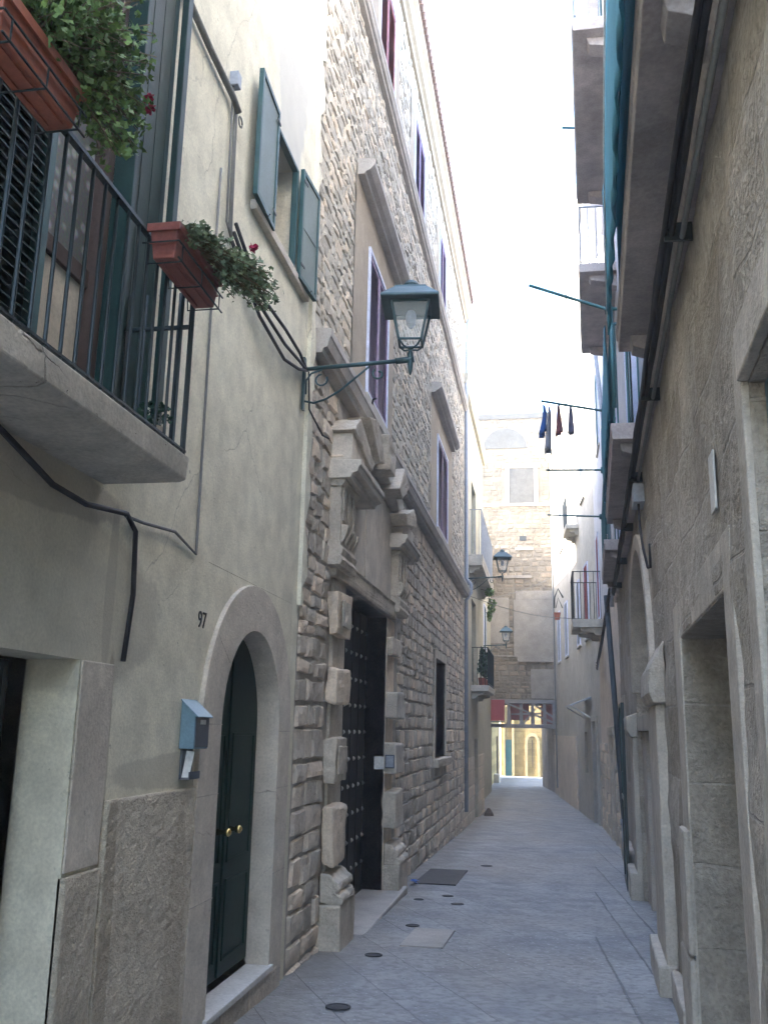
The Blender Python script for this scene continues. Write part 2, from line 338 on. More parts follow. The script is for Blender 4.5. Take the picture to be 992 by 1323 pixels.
def sheet(mb, u0, u1, z0, z1, holes, d=0.0, depth=.3, reveals=True):
    """front face at d with rectangular openings (ua,ub,za,zb[,depth]) and their reveals"""
    us = sorted({u0, u1, *[h[0] for h in holes], *[h[1] for h in holes]}); zs = sorted({z0, z1, *[h[2] for h in holes], *[h[3] for h in holes]})
    us = [u for u in us if u0 <= u <= u1]; zs = [z for z in zs if z0 <= z <= z1]
    for a, b in zip(us, us[1:]):
        for c, e in zip(zs, zs[1:]):
            um, zm = (a + b) / 2, (c + e) / 2
            if any(h[0] < um < h[1] and h[2] < zm < h[3] for h in holes): continue
            mb.add([(a, d, c), (b, d, c), (b, d, e), (a, d, e)], [(0, 1, 2, 3)])
    if reveals:
        for h in holes:
            a, b, c, e = h[:4]; q = d - (h[4] if len(h) > 4 else depth)
            mb.add([(a, d, c), (b, d, c), (b, d, e), (a, d, e), (a, q, c), (b, q, c), (b, q, e), (a, q, e)], [(0, 1, 5, 4), (1, 2, 6, 5), (2, 3, 7, 6), (3, 0, 4, 7)])
    return mb
def shell(mb, u0, u1, z0, z1, back, d=0.0):
    """sides, top, bottom and back of a building"""
    mb.add([(a, b, c) for c in (z0, z1) for b in (d, -back) for a in (u0, u1)], [(0, 1, 3, 2), (4, 6, 7, 5), (2, 3, 7, 6), (0, 2, 6, 4), (1, 5, 7, 3)])
    return mb
def masonry(mb, u0, u1, z0, z1, holes, rowh, bw, bulge, jit, seed, n=4, base=0.0, joint=-.03, tone=(0, 1)):
    prof_s = {3: (0, .16, .84, 1), 4: (0, .09, .5, .91, 1), 5: (0, .08, .36, .66, .92, 1)}[n]
    rnd = random.Random(seed); z = z0
    while z < z1 - .02:
        h = rnd.uniform(*rowh)
        if z + h > z1 - rowh[0] * .5: h = z1 - z
        zm = z + h / 2; segs = [(u0, u1)]
        for H in holes:
            if H[2] < zm < H[3]:
                ns = []
                for a, b in segs:
                    if H[1] <= a or H[0] >= b: ns.append((a, b)); continue
                    if H[0] > a: ns.append((a, H[0]))
                    if H[1] < b: ns.append((H[1], b))
                segs = ns
        for a, b in segs:
            u = a
            while u < b - .01:
                w = rnd.uniform(*bw)
                if b - (u + w) < bw[0] * .7: w = b - u
                g = .006 + rnd.random() * jit * .25
                cu = [(u + g, z + g), (u + w - g, z + g), (u + w - g, z + h - g), (u + g, z + h - g)]
                cu = [(p + rnd.uniform(-jit, jit) * .5, q + rnd.uniform(-jit, jit) * .5) for p, q in cu]
                dd = bulge * rnd.uniform(.35, 1.15); ta, tb = rnd.uniform(-.5, .5) * bulge, rnd.uniform(-.5, .5) * bulge
                vs = []; off = rnd.random() * 50
                sp = prof_s
                for t_ in sp:
                    for s_ in sp:
                        p = [(cu[0][k] * (1 - s_) + cu[1][k] * s_) * (1 - t_) + (cu[3][k] * (1 - s_) + cu[2][k] * s_) * t_ for k in (0, 1)]
                        edge = s_ in (0, 1) or t_ in (0, 1)
                        near = s_ in (sp[1], sp[-2]) or t_ in (sp[1], sp[-2])
                        nn = noise.noise(Vector((p[0] * 11, p[1] * 11, off)))
                        d = joint if edge else dd * (.72 if near and n > 3 else 1) + ta * (s_ - .5) + tb * (t_ - .5) + bulge * .6 * nn
                        if not edge: p = [p[0] + .008 * nn, p[1] + .008 * noise.noise(Vector((p[0] * 13, off, p[1] * 13)))]
                        vs.append((p[0], base + d, p[1]))
                fs = [(j * (n + 1) + i, j * (n + 1) + i + 1, (j + 1) * (n + 1) + i + 1, (j + 1) * (n + 1) + i) for j in range(n) for i in range(n)]
                mb.add(vs, fs, rnd.uniform(*tone)); u += w
        z += h
    return mb
def arc(uc, zc, rx, rz, a0=180, a1=0, n=24):
    return [(uc + rx * math.cos(R_(a0 + (a1 - a0) * i / n)), zc + rz * math.sin(R_(a0 + (a1 - a0) * i / n))) for i in range(n + 1)]
def band(mb, inner, outer, d0, d1, tone=.5, back=None):
    """ring between two matching outlines: front at d1, soffit back to d0"""
    n = len(inner); vs = [(u, d1, z) for u, z in inner] + [(u, d1, z) for u, z in outer] + [(u, d0, z) for u, z in inner] + [(u, d0 if back is None else back, z) for u, z in outer]
    fs = []
    for i in range(n - 1):
        fs += [(i, i + 1, n + i + 1, n + i), (i, 2 * n + i, 2 * n + i + 1, i + 1), (n + i, n + i + 1, 3 * n + i + 1, 3 * n + i)]
    return mb.add(vs, fs, tone)
def leaves(mb, blobs, count, size, seed, tonef=lambda p, r: r.random()):
    rnd = random.Random(seed)
    for _ in range(count):
        c, rad = rnd.choice(blobs); 
        while True:
            q = Vector((rnd.uniform(-1, 1), rnd.uniform(-1, 1), rnd.uniform(-1, 1)))
            if q.length < 1 and q.length > .25: break
        p = Vector((c[0] + q.x * rad[0], c[1] + q.y * rad[1], c[2] + q.z * rad[2]))
        nrm = Vector((rnd.gauss(0, 1), rnd.gauss(0, 1), rnd.gauss(.5, 1))).normalized(); x = nrm.orthogonal().normalized(); y = nrm.cross(x)
        s = size * rnd.uniform(.55, 1.25); a0 = rnd.random() * 6.28; k = 6; vs = [p + nrm * s * .12]
        for j in range(k):
            a = a0 + j * 2 * math.pi / k; rr = s * (1 if j % 2 else .82); vs.append(p + (x * math.cos(a) + y * math.sin(a) * .85) * rr)
        mb.raw(vs, [(0, j + 1, (j + 1) % k + 1) for j in range(k)], tonef(p, rnd))
    return mb
def text_mesh(name, body, size, frame_pt, xdir, mt, parent, thick=.003):
    cu = bpy.data.curves.new(name, 'FONT'); cu.body = body; cu.size = size; cu.extrude = thick; cu.align_x = 'CENTER'; cu.align_y = 'CENTER'
    t = bpy.data.objects.new(name, cu); C.objects.link(t); bpy.context.view_layer.update()
    me = bpy.data.meshes.new_from_object(t); bpy.data.objects.remove(t)
    z = Vector((0, 0, 1)); x = xdir.normalized(); nn = x.cross(z)
    me.transform(Matrix((x, z, nn)).transposed().to_4x4())
    me.materials.clear(); me.materials.append(M[mt]); o = bpy.data.objects.new(name, me); C.objects.link(o); WORLD[o] = Vector(frame_pt)
    if parent is not None: o.parent = parent; o.location = Vector(frame_pt) - WORLD[parent]
    else: o.location = frame_pt
    return o
def copy_tree(o, parent=None):
    c = o.copy(); C.objects.link(c)
    if parent is not None: c.parent = parent
    for ch in list(o.children): copy_tree(ch, c)
    return c

# ------------------------------------------------------------------ ground
g = MB(); ys = [-20, -8] + [i * .5 for i in range(-12, 120)] + [68]; xs = [-24, -8, -4, -2.5, -2, -1.5, -1, -.5, 0, .5, 1, 1.5, 2, 4, 8, 24]
vs = [(x, y, gz(max(y, -8)) + (.012 * noise.noise(Vector((x * 1.3, y * 1.1, 0))) if -3 < x < 3 and y < 50 else 0)) for y in ys for x in xs]; nx = len(xs)
g.raw(vs, [(j * nx + i, j * nx + i + 1, (j + 1) * nx + i + 1, (j + 1) * nx + i) for j in range(len(ys) - 1) for i in range(nx - 1)])
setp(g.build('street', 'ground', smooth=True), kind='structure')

# ================================================================== LEFT: cream house
A = thing('house', 'cream plastered house with arched green door and geranium balcony, nearest on the left', 'house', (XL, 3, -.1))
holesA = [(.6, 3.73, -.6, 1.86, .25), (5.18, 7.06, -.6, 2.54, .14), (5.93, 6.66, 5.17, 6.1, .28), (2.2, 3.62, 2.80, 5.4, .12)]
mb = MB(FL); sheet(mb, -4, 7.25, -.6, 9.3, holesA); shell(mb, -4, 7.25, -.6, 9.3, 7)
wallA = mb.build('wall', 'cream', A, fixn=False)
# rough lower render, a finger proud of the plaster
def rough_patch(mb, u0, u1, z0, z1, d, nu, nzc, amp, seed):
    vs = []; top = z1
    for j in range(nzc + 1):
        for i in range(nu + 1):
            u = u0 + (u1 - u0) * i / nu; z = z0 + (z1 - z0) * j / nzc
            e = d + amp * .5 * noise.noise(Vector((u * 3, z * 3, seed))) + amp * .5 * noise.noise(Vector((u * 26, z * 34, seed)))
            vs.append((u, e, z))
    n0 = len(vs)
    fs = [(j * (nu + 1) + i, j * (nu + 1) + i + 1, (j + 1) * (nu + 1) + i + 1, (j + 1) * (nu + 1) + i) for j in range(nzc) for i in range(nu)]
    mb.add(vs, fs)
    tops = [nzc * (nu + 1) + i for i in range(nu + 1)]
    b = len(mb.v); mb.add([(vs[k][0], -.01, vs[k][2]) for k in tops], [])
    base = b - len(vs); mb.f += [(base + tops[i], base + tops[i + 1], b + i + 1, b + i) for i in range(nu)]; mb.t += [.5] * nu
    for side in (0, nu):
        col = [j * (nu + 1) + side for j in range(nzc + 1)]; b2 = len(mb.v)
        mb.add([(vs[k][0], -.01, vs[k][2]) for k in col], [])
        mb.f += [(base + col[j], base + col[j + 1], b2 + j + 1, b2 + j) for j in range(nzc)]; mb.t += [.5] * nzc
mb = MB(FL); rough_patch(mb, 4.06, 5.13, -.6, 1.26, .028, 90, 160, .012, 3)
rough_patch(mb, 3.73, 4.04, -.6, .98, .022, 30, 150, .010, 9); mb.build('lower_render', 'render', A, smooth=True, fixn=False)
# garage opening surround + door
mb = MB(FL); mb.box(3.735, 4.035, .0, .012, .995, 1.86)
mb.build('jamb_stone', 'dressed', A, bevel=.006)
mb = MB(FL); mb.box(.62, 3.52, -.26, -.2, -.5, 1.84)
gd = mb.build('garage_door', 'black', A)
mb = MB(FL)
for z in (0, .35, .7, 1.05, 1.4, 1.72): mb.box(.64, 3.5, -.2, -.185, z, z + .03)
for u in (.9, 1.4, 1.9, 2.4, 2.9, 3.2, 3.45): mb.box(u, u + .03, -.2, -.18, -.4, 1.84)
mb.build('door_bars', 'iron', gd)
# arched doorway 97
iu = [(5.5, -.05), (5.5, 1.6)] + arc(6.125, 1.6, .625, .625)[1:-1] + [(6.75, 1.6), (6.75, -.05)]
ou = [(5.13, -.3), (5.16, 1.6)] + arc(6.11, 1.6, .95, .93)[1:-1] + [(7.06, 1.6), (7.06, -.3)]
dw = MB(FL); band(dw, iu, ou, -.14, .028); 
dway = dw.build('arched_doorway', 'dressed', A, bevel=.004)
mb = MB(FL)                                                        # spandrels behind the arch ring
sp_o = [(5.181, 1.6)] + [(min(7.059, max(5.181, u)), z) for u, z in [(5.181, 2.0), (5.181, 2.539), (5.7, 2.539), (6.1, 2.539), (6.6, 2.539), (7.059, 2.539), (7.059, 2.0)]] + [(7.059, 1.6)]
sp_i = arc(6.11, 1.6, .9, .88, n=8)
band(mb, sp_i, sp_o, -.14, -.001)
mb.build('spandrel', 'cream', A, fixn=False)
mb = MB(FL)
for z in (.62, 1.2, 1.6): mb.box(5.14, 5.505, .0285, .0295, z, z + .006); mb.box(6.745, 7.055, .0285, .0295, z - .04, z - .034)
for a in (35, 145):
    c, s_ = math.cos(R_(a)), math.sin(R_(a)); u0, z0, u1, z1 = 6.125 + .63 * c, 1.6 + .63 * s_, 6.11 + .93 * c, 1.6 + .92 * s_
    mb.prism_uz([(u0, z0), (u1, z1), (u1 + .006, z1 + .004), (u0 + .006, z0 + .004)], .0285, .0295)
mb.build('joint_line', 'mortar', dway)
mb = MB(FL); dp = [(5.5, .03), (6.75, .03), (6.75, 1.6)] + arc(6.125, 1.6, .625, .625, 0, 180)[1:-1] + [(5.5, 1.6)]
mb.prism_uz(dp, -.2, -.138); door97 = mb.build('door', 'green', A, bevel=.004)
mb = MB(FL)
for a, b in ((5.58, 6.05), (6.2, 6.67)):
    for z0, z1 in ((.12, .62), (.72, 1.55)):
        for q in ((a, b, z0, z0 + .02), (a, b, z1 - .02, z1), (a, a + .02, z0, z1), (b - .02, b, z0, z1)): mb.box(q[0], q[1], -.139, -.128, q[2], q[3])
mb.box(6.11, 6.14, -.139, -.124, .04, 2.19); mb.build('moulding', 'green', door97, bevel=.004)
for u in (6.0, 6.22):
    mb = MB(); p = FL(u, -.1, .93); mb2 = MB(FL); mb2.tube([(u, -.14, .93), (u, -.09, .93), (u, -.088, .93), (u, -.06, .93), (u, -.045, .93)], [.022, .01, .02, .028, .012], 12)
    mb2.build('knob', 'brass', door97, smooth=True)
mb = MB(FL); mb.box(5.46, 6.8, -.14, .05, -.055, -.015); mb.build('threshold', 'marble', A, bevel=.006)
mb = MB(FL)
for a, b in ((5.3, 5.75), (5.76, 6.3), (6.31, 6.95)): mb.box(a, b, -.1, .032, -.4, -.058, random.random())
mb.build('step_stone', 'ashlar', A, bevel=.01)
n97 = text_mesh('house_number', '97', .135, FL(5.13, .002, 2.185), Vector((0, 1, 0)), 'ink', wallA, .002)
n97.scale.x = 1
# ragged plaster edge where the house meets the stone palace
rnd = random.Random(4); edge = [(7.0, -.4)]; z = -.4
mb = MB(FL); pts = []
zz = 2.55
while zz < 9.3: pts.append((7.25 + rnd.uniform(-.03, .14), zz)); zz += rnd.uniform(.05, .22)
mb.prism_uz([(7.2, 2.55)] + pts + [(7.2, 9.3)], -.01, .034); mb.build('plaster_edge', 'cream', A)
# small upper window
W = MB(FL)
for q in ((5.93, 6.66, 5.17, 5.2), (5.93, 6.66, 6.07, 6.1), (5.93, 5.96, 5.2, 6.07), (6.62, 6.66, 5.2, 6.07)): W.box(q[0], q[1], -.03, .02, q[2], q[3])
win = W.build('window', 'green_sh', A, bevel=.003)
mb = MB(FL); mb.box(5.93, 6.66, -.29, -.27, 5.17, 6.1); mb.build('inner_board', 'brownwood', win)
mb = MB(FL); mb.box(5.55, 7.02, -.02, .05, 5.09, 5.165); mb.build('sill', 'dressed', win, bevel=.005)
def shutter_leaf(hu, sgn, w, z0, z1, ang, parent, top_slope=0):
    def f(u, d, z):                                                 # leaf hinged at hu, swung open
        a = R_(ang); return FL(hu + sgn * (u * math.cos(a) - d * math.sin(a)), .03 + u * math.sin(a) + d * math.cos(a), z)
    mb = MB(f); 
    for q in ((0, w, z0, z0 + .04), (0, w, z1 - .04, z1), (0, .035, z0 + .04, z1 - .04), (w - .035, w, z0 + .04, z1 - .04)): mb.box(q[0], q[1], 0, .035, q[2], q[3])
    o = mb.build('shutter', 'green_sh', parent, bevel=.003)
    mb = MB(f); mb.box(.036, w - .036, .008, .024, z0 + .041, z1 - .041); mb.box(.05, w - .05, .024, .03, (z0 + z1) / 2 - .02, (z0 + z1) / 2 + .02) if sgn > 0 else None
    mb.build('panel', 'greypanel', o)
    mb = MB(f)
    for z in (z0 + .12, z1 - .12): mb.box(.0, .09, .036, .042, z, z + .02)
    mb.tube([(w * .5, .02, z0 + .01), (w * .5, .05, z0 - .03), (w * .5, .06, z0 - .01)], .006, 6)
    mb.build('hinge', 'iron', o)
shutter_leaf(5.93, -1, .5, 5.13, 6.12, 2.5, win); shutter_leaf(6.66, 1, .44, 5.13, 6.12, 4, win)
# balcony
B = MB(FL); B.prism_dz([(-.05, 2.65), (.36, 2.65), (.39, 2.66), (.40, 2.765), (-.05, 2.77)], .6, 3.80)
balc = B.build('balcony', 'slab', A, bevel=.008)
mb = MB(FL)
for k in range(32):
    u = 3.755 - k * .098
    mb.tube([(u, .375, 2.77), (u, .375, 3.56)], .0075, 8)
for d in (.06, .145, .23, .31): mb.tube([(3.775, d, 2.77), (3.775, d, 3.56)], .0075, 8)
mb.box(.62, 3.79, .362, .388, 3.555, 3.572); mb.box(.62, 3.79, .366, .384, 2.785, 2.795)
mb.box(3.765, 3.785, 0, .362, 3.38, 3.395); mb.box(3.765, 3.785, 0, .366, 2.785, 2.795)
mb.tube([(3.775, .375, 2.77), (3.775, .375, 3.63)], .011, 8)
mb.build('railing', 'irongreen', balc)
# balcony door with lace, half hidden by shutters
bd = MB(FL)
for q in ((3.56, 3.62, 2.80, 5.4), (3.08, 3.13, 2.80, 5.4)): bd.box(q[0], q[1], -.1, .0, q[2], q[3])
bd.box(3.13, 3.56, -.09, -.04, 3.50, 3.58); bd.box(3.13, 3.56, -.09, -.05, 4.9, 5.0)
bdo = bd.build('balcony_door', 'brownwood', A, bevel=.004)
mb = MB(FL); mb.box(3.131, 3.559, -.085, -.06, 2.80, 3.499); mb.build('door_panel', 'creampaint', bdo)
mb = MB(FL); mb.box(3.131, 3.559, -.08, -.07, 3.581, 4.899); mb.build('lace_pane', 'lace', bdo)
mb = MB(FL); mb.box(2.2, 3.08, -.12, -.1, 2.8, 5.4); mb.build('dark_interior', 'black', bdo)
def big_shutter(u0, u1, d0, d1, z0, z1):
    mb = MB(FL)
    for q in ((u0, u0 + .05, z0, z1), (u1 - .05, u1, z0, z1)): mb.box(q[0], q[1], d0, d1, q[2], q[3])
    for z in (z0, (z0 + z1) / 2, z1 - .06): mb.box(u0 + .05, u1 - .05, d0, d1, z, z + .06)
    o = mb.build('shutter', 'green_sh', A, bevel=.003)
    mb = MB(FL); z = z0 + .06
    while z < z1 - .06:
        mb.add([(u0 + .05, d0 + .004, z + .03), (u1 - .05, d0 + .004, z + .03), (u1 - .05, d1 - .004, z), (u0 + .05, d1 - .004, z),
                (u0 + .05, d0 + .004, z + .036), (u1 - .05, d0 + .004, z + .036), (u1 - .05, d1 - .004, z + .006), (u0 + .05, d1 - .004, z + .006)],
               [(0, 1, 2, 3), (4, 7, 6, 5), (0, 4, 5, 1), (2, 6, 7, 3), (0, 3, 7, 4), (1, 5, 6, 2)]); z += .042
    mb.box(u0 + .05, u1 - .05, d0, d0 + .003, z0 + .06, z1 - .06)
    mb.build('louvre', 'green', o)
mb = MB(FL); mb.box(3.645, 4.075, .012, .05, 2.84, 5.9)
for u in (3.66, 3.78, 3.9, 4.02): mb.box(u, u + .006, .05, .053, 2.86, 5.88)
mb.build('shutter', 'green', A, bevel=.003)
big_shutter(2.55, 3.06, .0, .045, 2.84, 5.5)
mb = MB(FL); mb.box(3.62, 3.645, -.1, .10, 2.8, 5.9); mb.box(4.08, 4.14, .062, .10, 2.84, 5.9); mb.build('shutter_edge', 'green', A, bevel=.004)

# ------------------------------------------------------------------ flower boxes on the balcony rail
def flower_box(loc_u, length, name_label, plant_label, tm, seed, dens, blobs, trail, leafm, size, flowers, zb=3.435, wd=.125, hh=.145):
    t = thing('flower_box', name_label, 'flower box', FL(loc_u + length / 2, .46, zb), None)
    u0, u1 = loc_u, loc_u + length; d0, d1 = .395, .395 + wd
    mb = MB(FL); i = .016
    mb.add([(u0 + i, d0 + i, zb), (u1 - i, d0 + i, zb), (u1 - i, d1 - i, zb), (u0 + i, d1 - i, zb), (u0, d0, zb + hh), (u1, d0, zb + hh), (u1, d1, zb + hh), (u0, d1, zb + hh)],
           [(0, 1, 2, 3), (0, 4, 5, 1), (1, 5, 6, 2), (2, 6, 7, 3), (3, 7, 4, 0), (4, 7, 6, 5)])
    tr = mb.build('trough', tm, t, bevel=.006)
    mb = MB(FL); e = .008
    for z0, z1 in ((zb + hh - .03, zb + hh + .004), (zb + hh * .42, zb + hh * .42 + .008)):
        ee = e if z0 > zb + hh * .6 else -.003
        mb.box(u0 - ee, u1 + ee, d1 - .004, d1 + ee, z0, z1); mb.box(u0 - ee, u0 + .004, d0 - ee, d1 - .004, z0, z1); mb.box(u1 - .004, u1 + ee, d0 - ee, d1 - .004, z0, z1)
    mb.box(u0 + .05, u1 - .05, d0 + .03, d0 + .045, zb - .008, zb); mb.box(u0 + .05, u1 - .05, d1 - .045, d1 - .03, zb - .008, zb)
    mb.build('rim', tm, tr, bevel=.003)
    mb = MB(FL)
    for u in (u0 + .03, u0 + length * .5, u1 - .03):
        mb.tube([(u, d0 - .02, 3.57), (u, d0 - .01, zb - .012), (u, d1 + .012, zb - .012), (u, d1 + .012, zb + .06)], .004, 6)
    for z in (zb - .012, zb + .06): mb.tube([(u0 - .01, d1 + .012, z), (u1 + .01, d1 + .012, z)], .004, 6)
    mb.tube([(u0 - .012, d0 - .02, zb + .06), (u0 - .012, d1 + .012, zb + .06)], .004, 6)
    mb.build('wire_holder', 'iron', t)
    pl = thing('plant', plant_label, 'plant', FL(loc_u + length / 2, .46, zb + hh), None)
    rnd = random.Random(seed); lf = MB(); st = MB()
    def one_leaf(p, sz, tn):
        nrm = Vector((rnd.gauss(0, 1), rnd.gauss(0, 1), rnd.gauss(.6, .8))).normalized(); x = nrm.orthogonal().normalized(); y = nrm.cross(x)
        x, y = x * math.cos(a_ := rnd.random() * 6.28) + y * math.sin(a_), y * math.cos(a_) - x * math.sin(a_)
        k = 9; vs = [p + nrm * sz * .1]
        for j in range(k):
            an = -2.6 + 5.2 * j / (k - 1); rr = sz * (1 + .16 * math.cos(an * 5)); vs.append(p + (x * math.cos(an) + y * math.sin(an)) * rr + nrm * sz * .22 * abs(math.sin(an)))
        lf.raw(vs, [(0, j, j + 1) for j in range(1, k)], tn)
    wts = [b_[1][0] for b_ in blobs]
    for k in range(int(dens / 26)):
        c, rad = rnd.choices(blobs, wts)[0]; a = FL(rnd.uniform(u0 + .03, u1 - .03), rnd.uniform(.41, .5), zb + hh - .01)
        q = Vector([rnd.gauss(0, .48) for _ in range(3)]); b = Vector(c) + Vector((q.x * rad[0], q.y * rad[1], q.z * rad[2]))
        ctl = a.lerp(b, .5) + Vector((rnd.uniform(-.02, .03), rnd.uniform(-.03, .03), .04 + .25 * max(0, a.z - b.z)))
        pts = [a * (1 - t_) ** 2 + ctl * 2 * t_ * (1 - t_) + b * t_ ** 2 for t_ in [i_ / 7 for i_ in range(8)]]
        st.tube([tuple(p) for p in pts], [.0028] * 4 + [.002] * 4, 5)
        tn0 = rnd.random() * .6
        for q_ in range(rnd.randint(12, 30)):
            t_ = rnd.uniform(.35, 1.02); p = a * (1 - t_) ** 2 + ctl * 2 * t_ * (1 - t_) + b * t_ ** 2
            one_leaf(p + Vector([rnd.gauss(0, .016) for _ in range(3)]), size * rnd.choice((.5, .75, 1, 1.15, 1.35)) * .8, min(1, tn0 + rnd.random() * .45))
    fo = lf.build('foliage', leafm, pl, fixn=False, smooth=False); st.build('stem', 'stem', pl)
    for fp in flowers:
        mb = MB(); leaves(mb, [(fp, (.022, .022, .02))], 26, .013, seed + 5); mb.build('flower', 'flower', pl, fixn=False)
    return t
def bl(*pts): return [(FL(u, d, z), (r, r * 1.15, r * .85)) for u, d, z, r in pts]
PX = lambda X, *p: [((X + dx, y, z), (r, r * 1.15, r * .9)) for y, z, r, dx in p]
flower_box(1.96, .45, 'orange terracotta flower box on the balcony rail at the top left corner', 'bushy flowering geranium with one pink bloom in the upper left box',
           'terracotta', 11, 4400, PX(-1.40, (2.15, 3.66, .07, 0), (2.25, 3.73, .09, 0), (2.42, 3.82, .10, 0), (2.6, 3.94, .11, 0), (2.4, 3.66, .09, 0), (2.61, 3.76, .10, 0), (2.52, 3.58, .08, 0), (2.69, 3.69, .08, 0), (2.59, 3.5, .06, 0), (2.74, 3.98, .07, 0), (2.68, 3.54, .05, 0), (2.5, 4.0, .12, -.05), (2.3, 3.9, .12, -.08), (2.74, 3.8, .06, .0)),
           0, 'leaf', .015, [Vector((-1.40, 2.80, 3.85)), Vector((-1.40, 2.82, 3.82))])
flower_box(3.22, .50, 'dull red flower box hanging on the end of the balcony rail', 'grey green trailing geranium spilling from the smaller flower box',
           'terracotta2', 23, 2300, PX(-1.40, (3.28, 3.58, .04, 0), (3.4, 3.62, .05, .02), (3.52, 3.66, .065, .05), (3.62, 3.64, .07, .08), (3.72, 3.66, .065, .1), (3.80, 3.62, .07, .13), (3.86, 3.60, .07, .15), (3.9, 3.56, .065, .15), (3.72, 3.53, .06, .1), (3.82, 3.5, .05, .14)),
           0, 'leaf2', .014, [Vector((-1.28, 3.7, 3.73))], zb=3.44)
t = thing('potted_plant', 'small potted plant standing on the balcony slab behind the railing', 'plant', FL(3.6, .3, 2.77))
mb = MB(); mb.lathe(FL(3.6, .3, 2.77), [(.035, 0), (.048, .07), (.05, .075)], 14); mb.build('pot', 'creampaint', t, smooth=False)
mb = MB(); leaves(mb, [(FL(3.6, .3, 2.9), (.08, .09, .06))], 130, .014, 3); mb.build('foliage', 'cypress', t, fixn=False)

# mailbox
t = thing('mailbox', 'blue grey metal mailbox with rolled papers below it beside the arched green door', 'mailbox', FL(5.0, .05, 1.3))
mb = MB(FL); mb.prism_dz([(0.002, 1.47), (.085, 1.47), (.085, 1.655), (.002, 1.725)], 4.9, 5.12); bx = mb.build('box', 'bluebox', t, bevel=.004)
mb = MB(FL); mb.box(4.91, 5.11, .0855, .09, 1.478, 1.64); fp = mb.build('front_plate', 'darkbox', bx, bevel=.002)
mb = MB(FL); mb.box(4.97, 5.05, .0905, .092, 1.60, 1.625); mb.build('name_tag', 'paper', bx)
mb = MB(FL); mb.prism_dz([(.07, 1.648), (.105, 1.635), (.105, 1.642), (.0, 1.735), (.0, 1.728)], 4.892, 5.128); mb.build('lid', 'bluebox', t, bevel=.002)
mb = MB(FL); mb.box(4.93, 5.09, .002, .012, 1.31, 1.465); mb.box(4.93, 5.09, .002, .06, 1.31, 1.316); mb.box(4.93, 5.09, .055, .06, 1.316, 1.35); mb.build('paper_holder', 'darkbox', t)
mb = MB(FL); mb.add([(4.935, .015, 1.32), (4.95, .052, 1.32), (4.99, .06, 1.455), (4.975, .02, 1.46), (4.945, .012, 1.32), (4.96, .05, 1.32), (5.0, .056, 1.455), (4.985, .016, 1.46)],
                    [(0, 1, 2, 3), (4, 7, 6, 5), (0, 4, 5, 1), (1, 5, 6, 2), (2, 6, 7, 3), (3, 7, 4, 0)])
setp(mb.build('newspaper', 'paper'), 'folded white papers stuck in the holder under the blue grey mailbox', 'paper')

# ================================================================== LEFT: stone palace
P = thing('stone_palace', 'tall rubble stone palace with carved portal and red brown shutters, second on the left', 'house', (XL, 15, -.5))
Y0, Y1 = 7.26, 23.0
win2 = [(9.72, 11.1), (16.85, 18.7)]; win3 = [(10.0, 11.25), (13.3, 14.6), (17.0, 18.2)]
hP = [(9.0, 11.6, -.8, 2.97, .26), (16.9, 18.6, 1.1, 2.86, .2)] + [(a, b, 5.27, 7.1, .12) for a, b in win2] + [(a, b, 9.98, 11.5, .12) for a, b in win3]
mb = MB(FL); sheet(mb, Y0, Y1, -1.2, 5.0, hP, -.012); shell(mb, Y0, Y1, -1.2, 12.6, 7, -.012)
wallP = mb.build('wall', 'mortar', P, fixn=False)
mb = MB(FL); sheet(mb, Y0, Y1, 5.0, 12.6, hP, -.006); mb.build('upper_wall', 'mortar_pale', P, fixn=False)
low = hP[:2] + [(8.28, 9.0, -1, 4.55), (9.0, 12.8, 2.9, 4.75), (11.6, 12.5, -1, 4.1), (8.6, 12.2, 4.3, 4.95), (16.5, 18.8, .9, 3.05)]
mb = MB(FL); masonry(mb, 7.32, Y1, -1.0, 1.6, low, (.15, .25), (.22, .5), .022, .035, 5, n=5, joint=-.018)
masonry(mb, 7.3, Y1, 1.6, 4.75, low, (.11, .21), (.16, .4), .02, .045, 6, n=5, joint=-.02)
mb.build('lower_masonry', 'ashlar', P, smooth=False, fixn=False)
up = [(8.95, 11.6, 4.7, 7.75), (15.9, 19.8, 4.7, 7.75), (9.6, 11.7, 9.9, 11.95), (12.9, 15.0, 9.9, 11.95), (16.6, 18.6, 9.9, 11.95)]
mb = MB(FL); masonry(mb, 7.3, Y1, 5.2, 9.65, up, (.07, .17), (.1, .36), .017, .05, 8, joint=-.008)
masonry(mb, 7.3, Y1, 9.9, 12.3, up, (.08, .16), (.12, .36), .017, .05, 9, joint=-.008)
mb.build('upper_masonry', 'rubble', P, smooth=False, fixn=False)
for a, b, c, e in up:
    mb = MB(FL); zt = 7.72 if c < 6 else 11.93; z0 = 5.22 if c < 6 else 9.94
    hh = [h for h in hP if h[0] > a and h[1] < b and h[2] > c]
    sheet(mb, a, b, z0, zt, hh, .012, .1)
    mb.build('window_plaster', 'cornice', P, fixn=False)
prof = lambda z0, z1, o: [(-.02, z0), (o * .55, z0), (o * .62, z0 + .04), (o * .85, z0 + .05), (o, z1 - .08), (o + .01, z1 - .07), (o + .01, z1), (-.02, z1 + .015)]
mb = MB(FL); mb.prism_dz(prof(4.80, 5.02, .15), 7.4, Y1); mb.build('cornice', 'ledge', P)
mb = MB(FL); mb.prism_dz(prof(9.68, 9.86, .11), 7.28, Y1); mb.build('string_course', 'ledge', P)
mb = MB(FL); mb.prism_dz([(-.02, 12.2), (.05, 12.2), (.07, 12.28), (.12, 12.32), (.14, 12.55), (.2, 12.62), (.2, 12.7), (-.02, 12.75)], 7.26, 23.1); mb.build('eave_cornice', 'cornice', P)
mb = MB(FL); u = 7.0
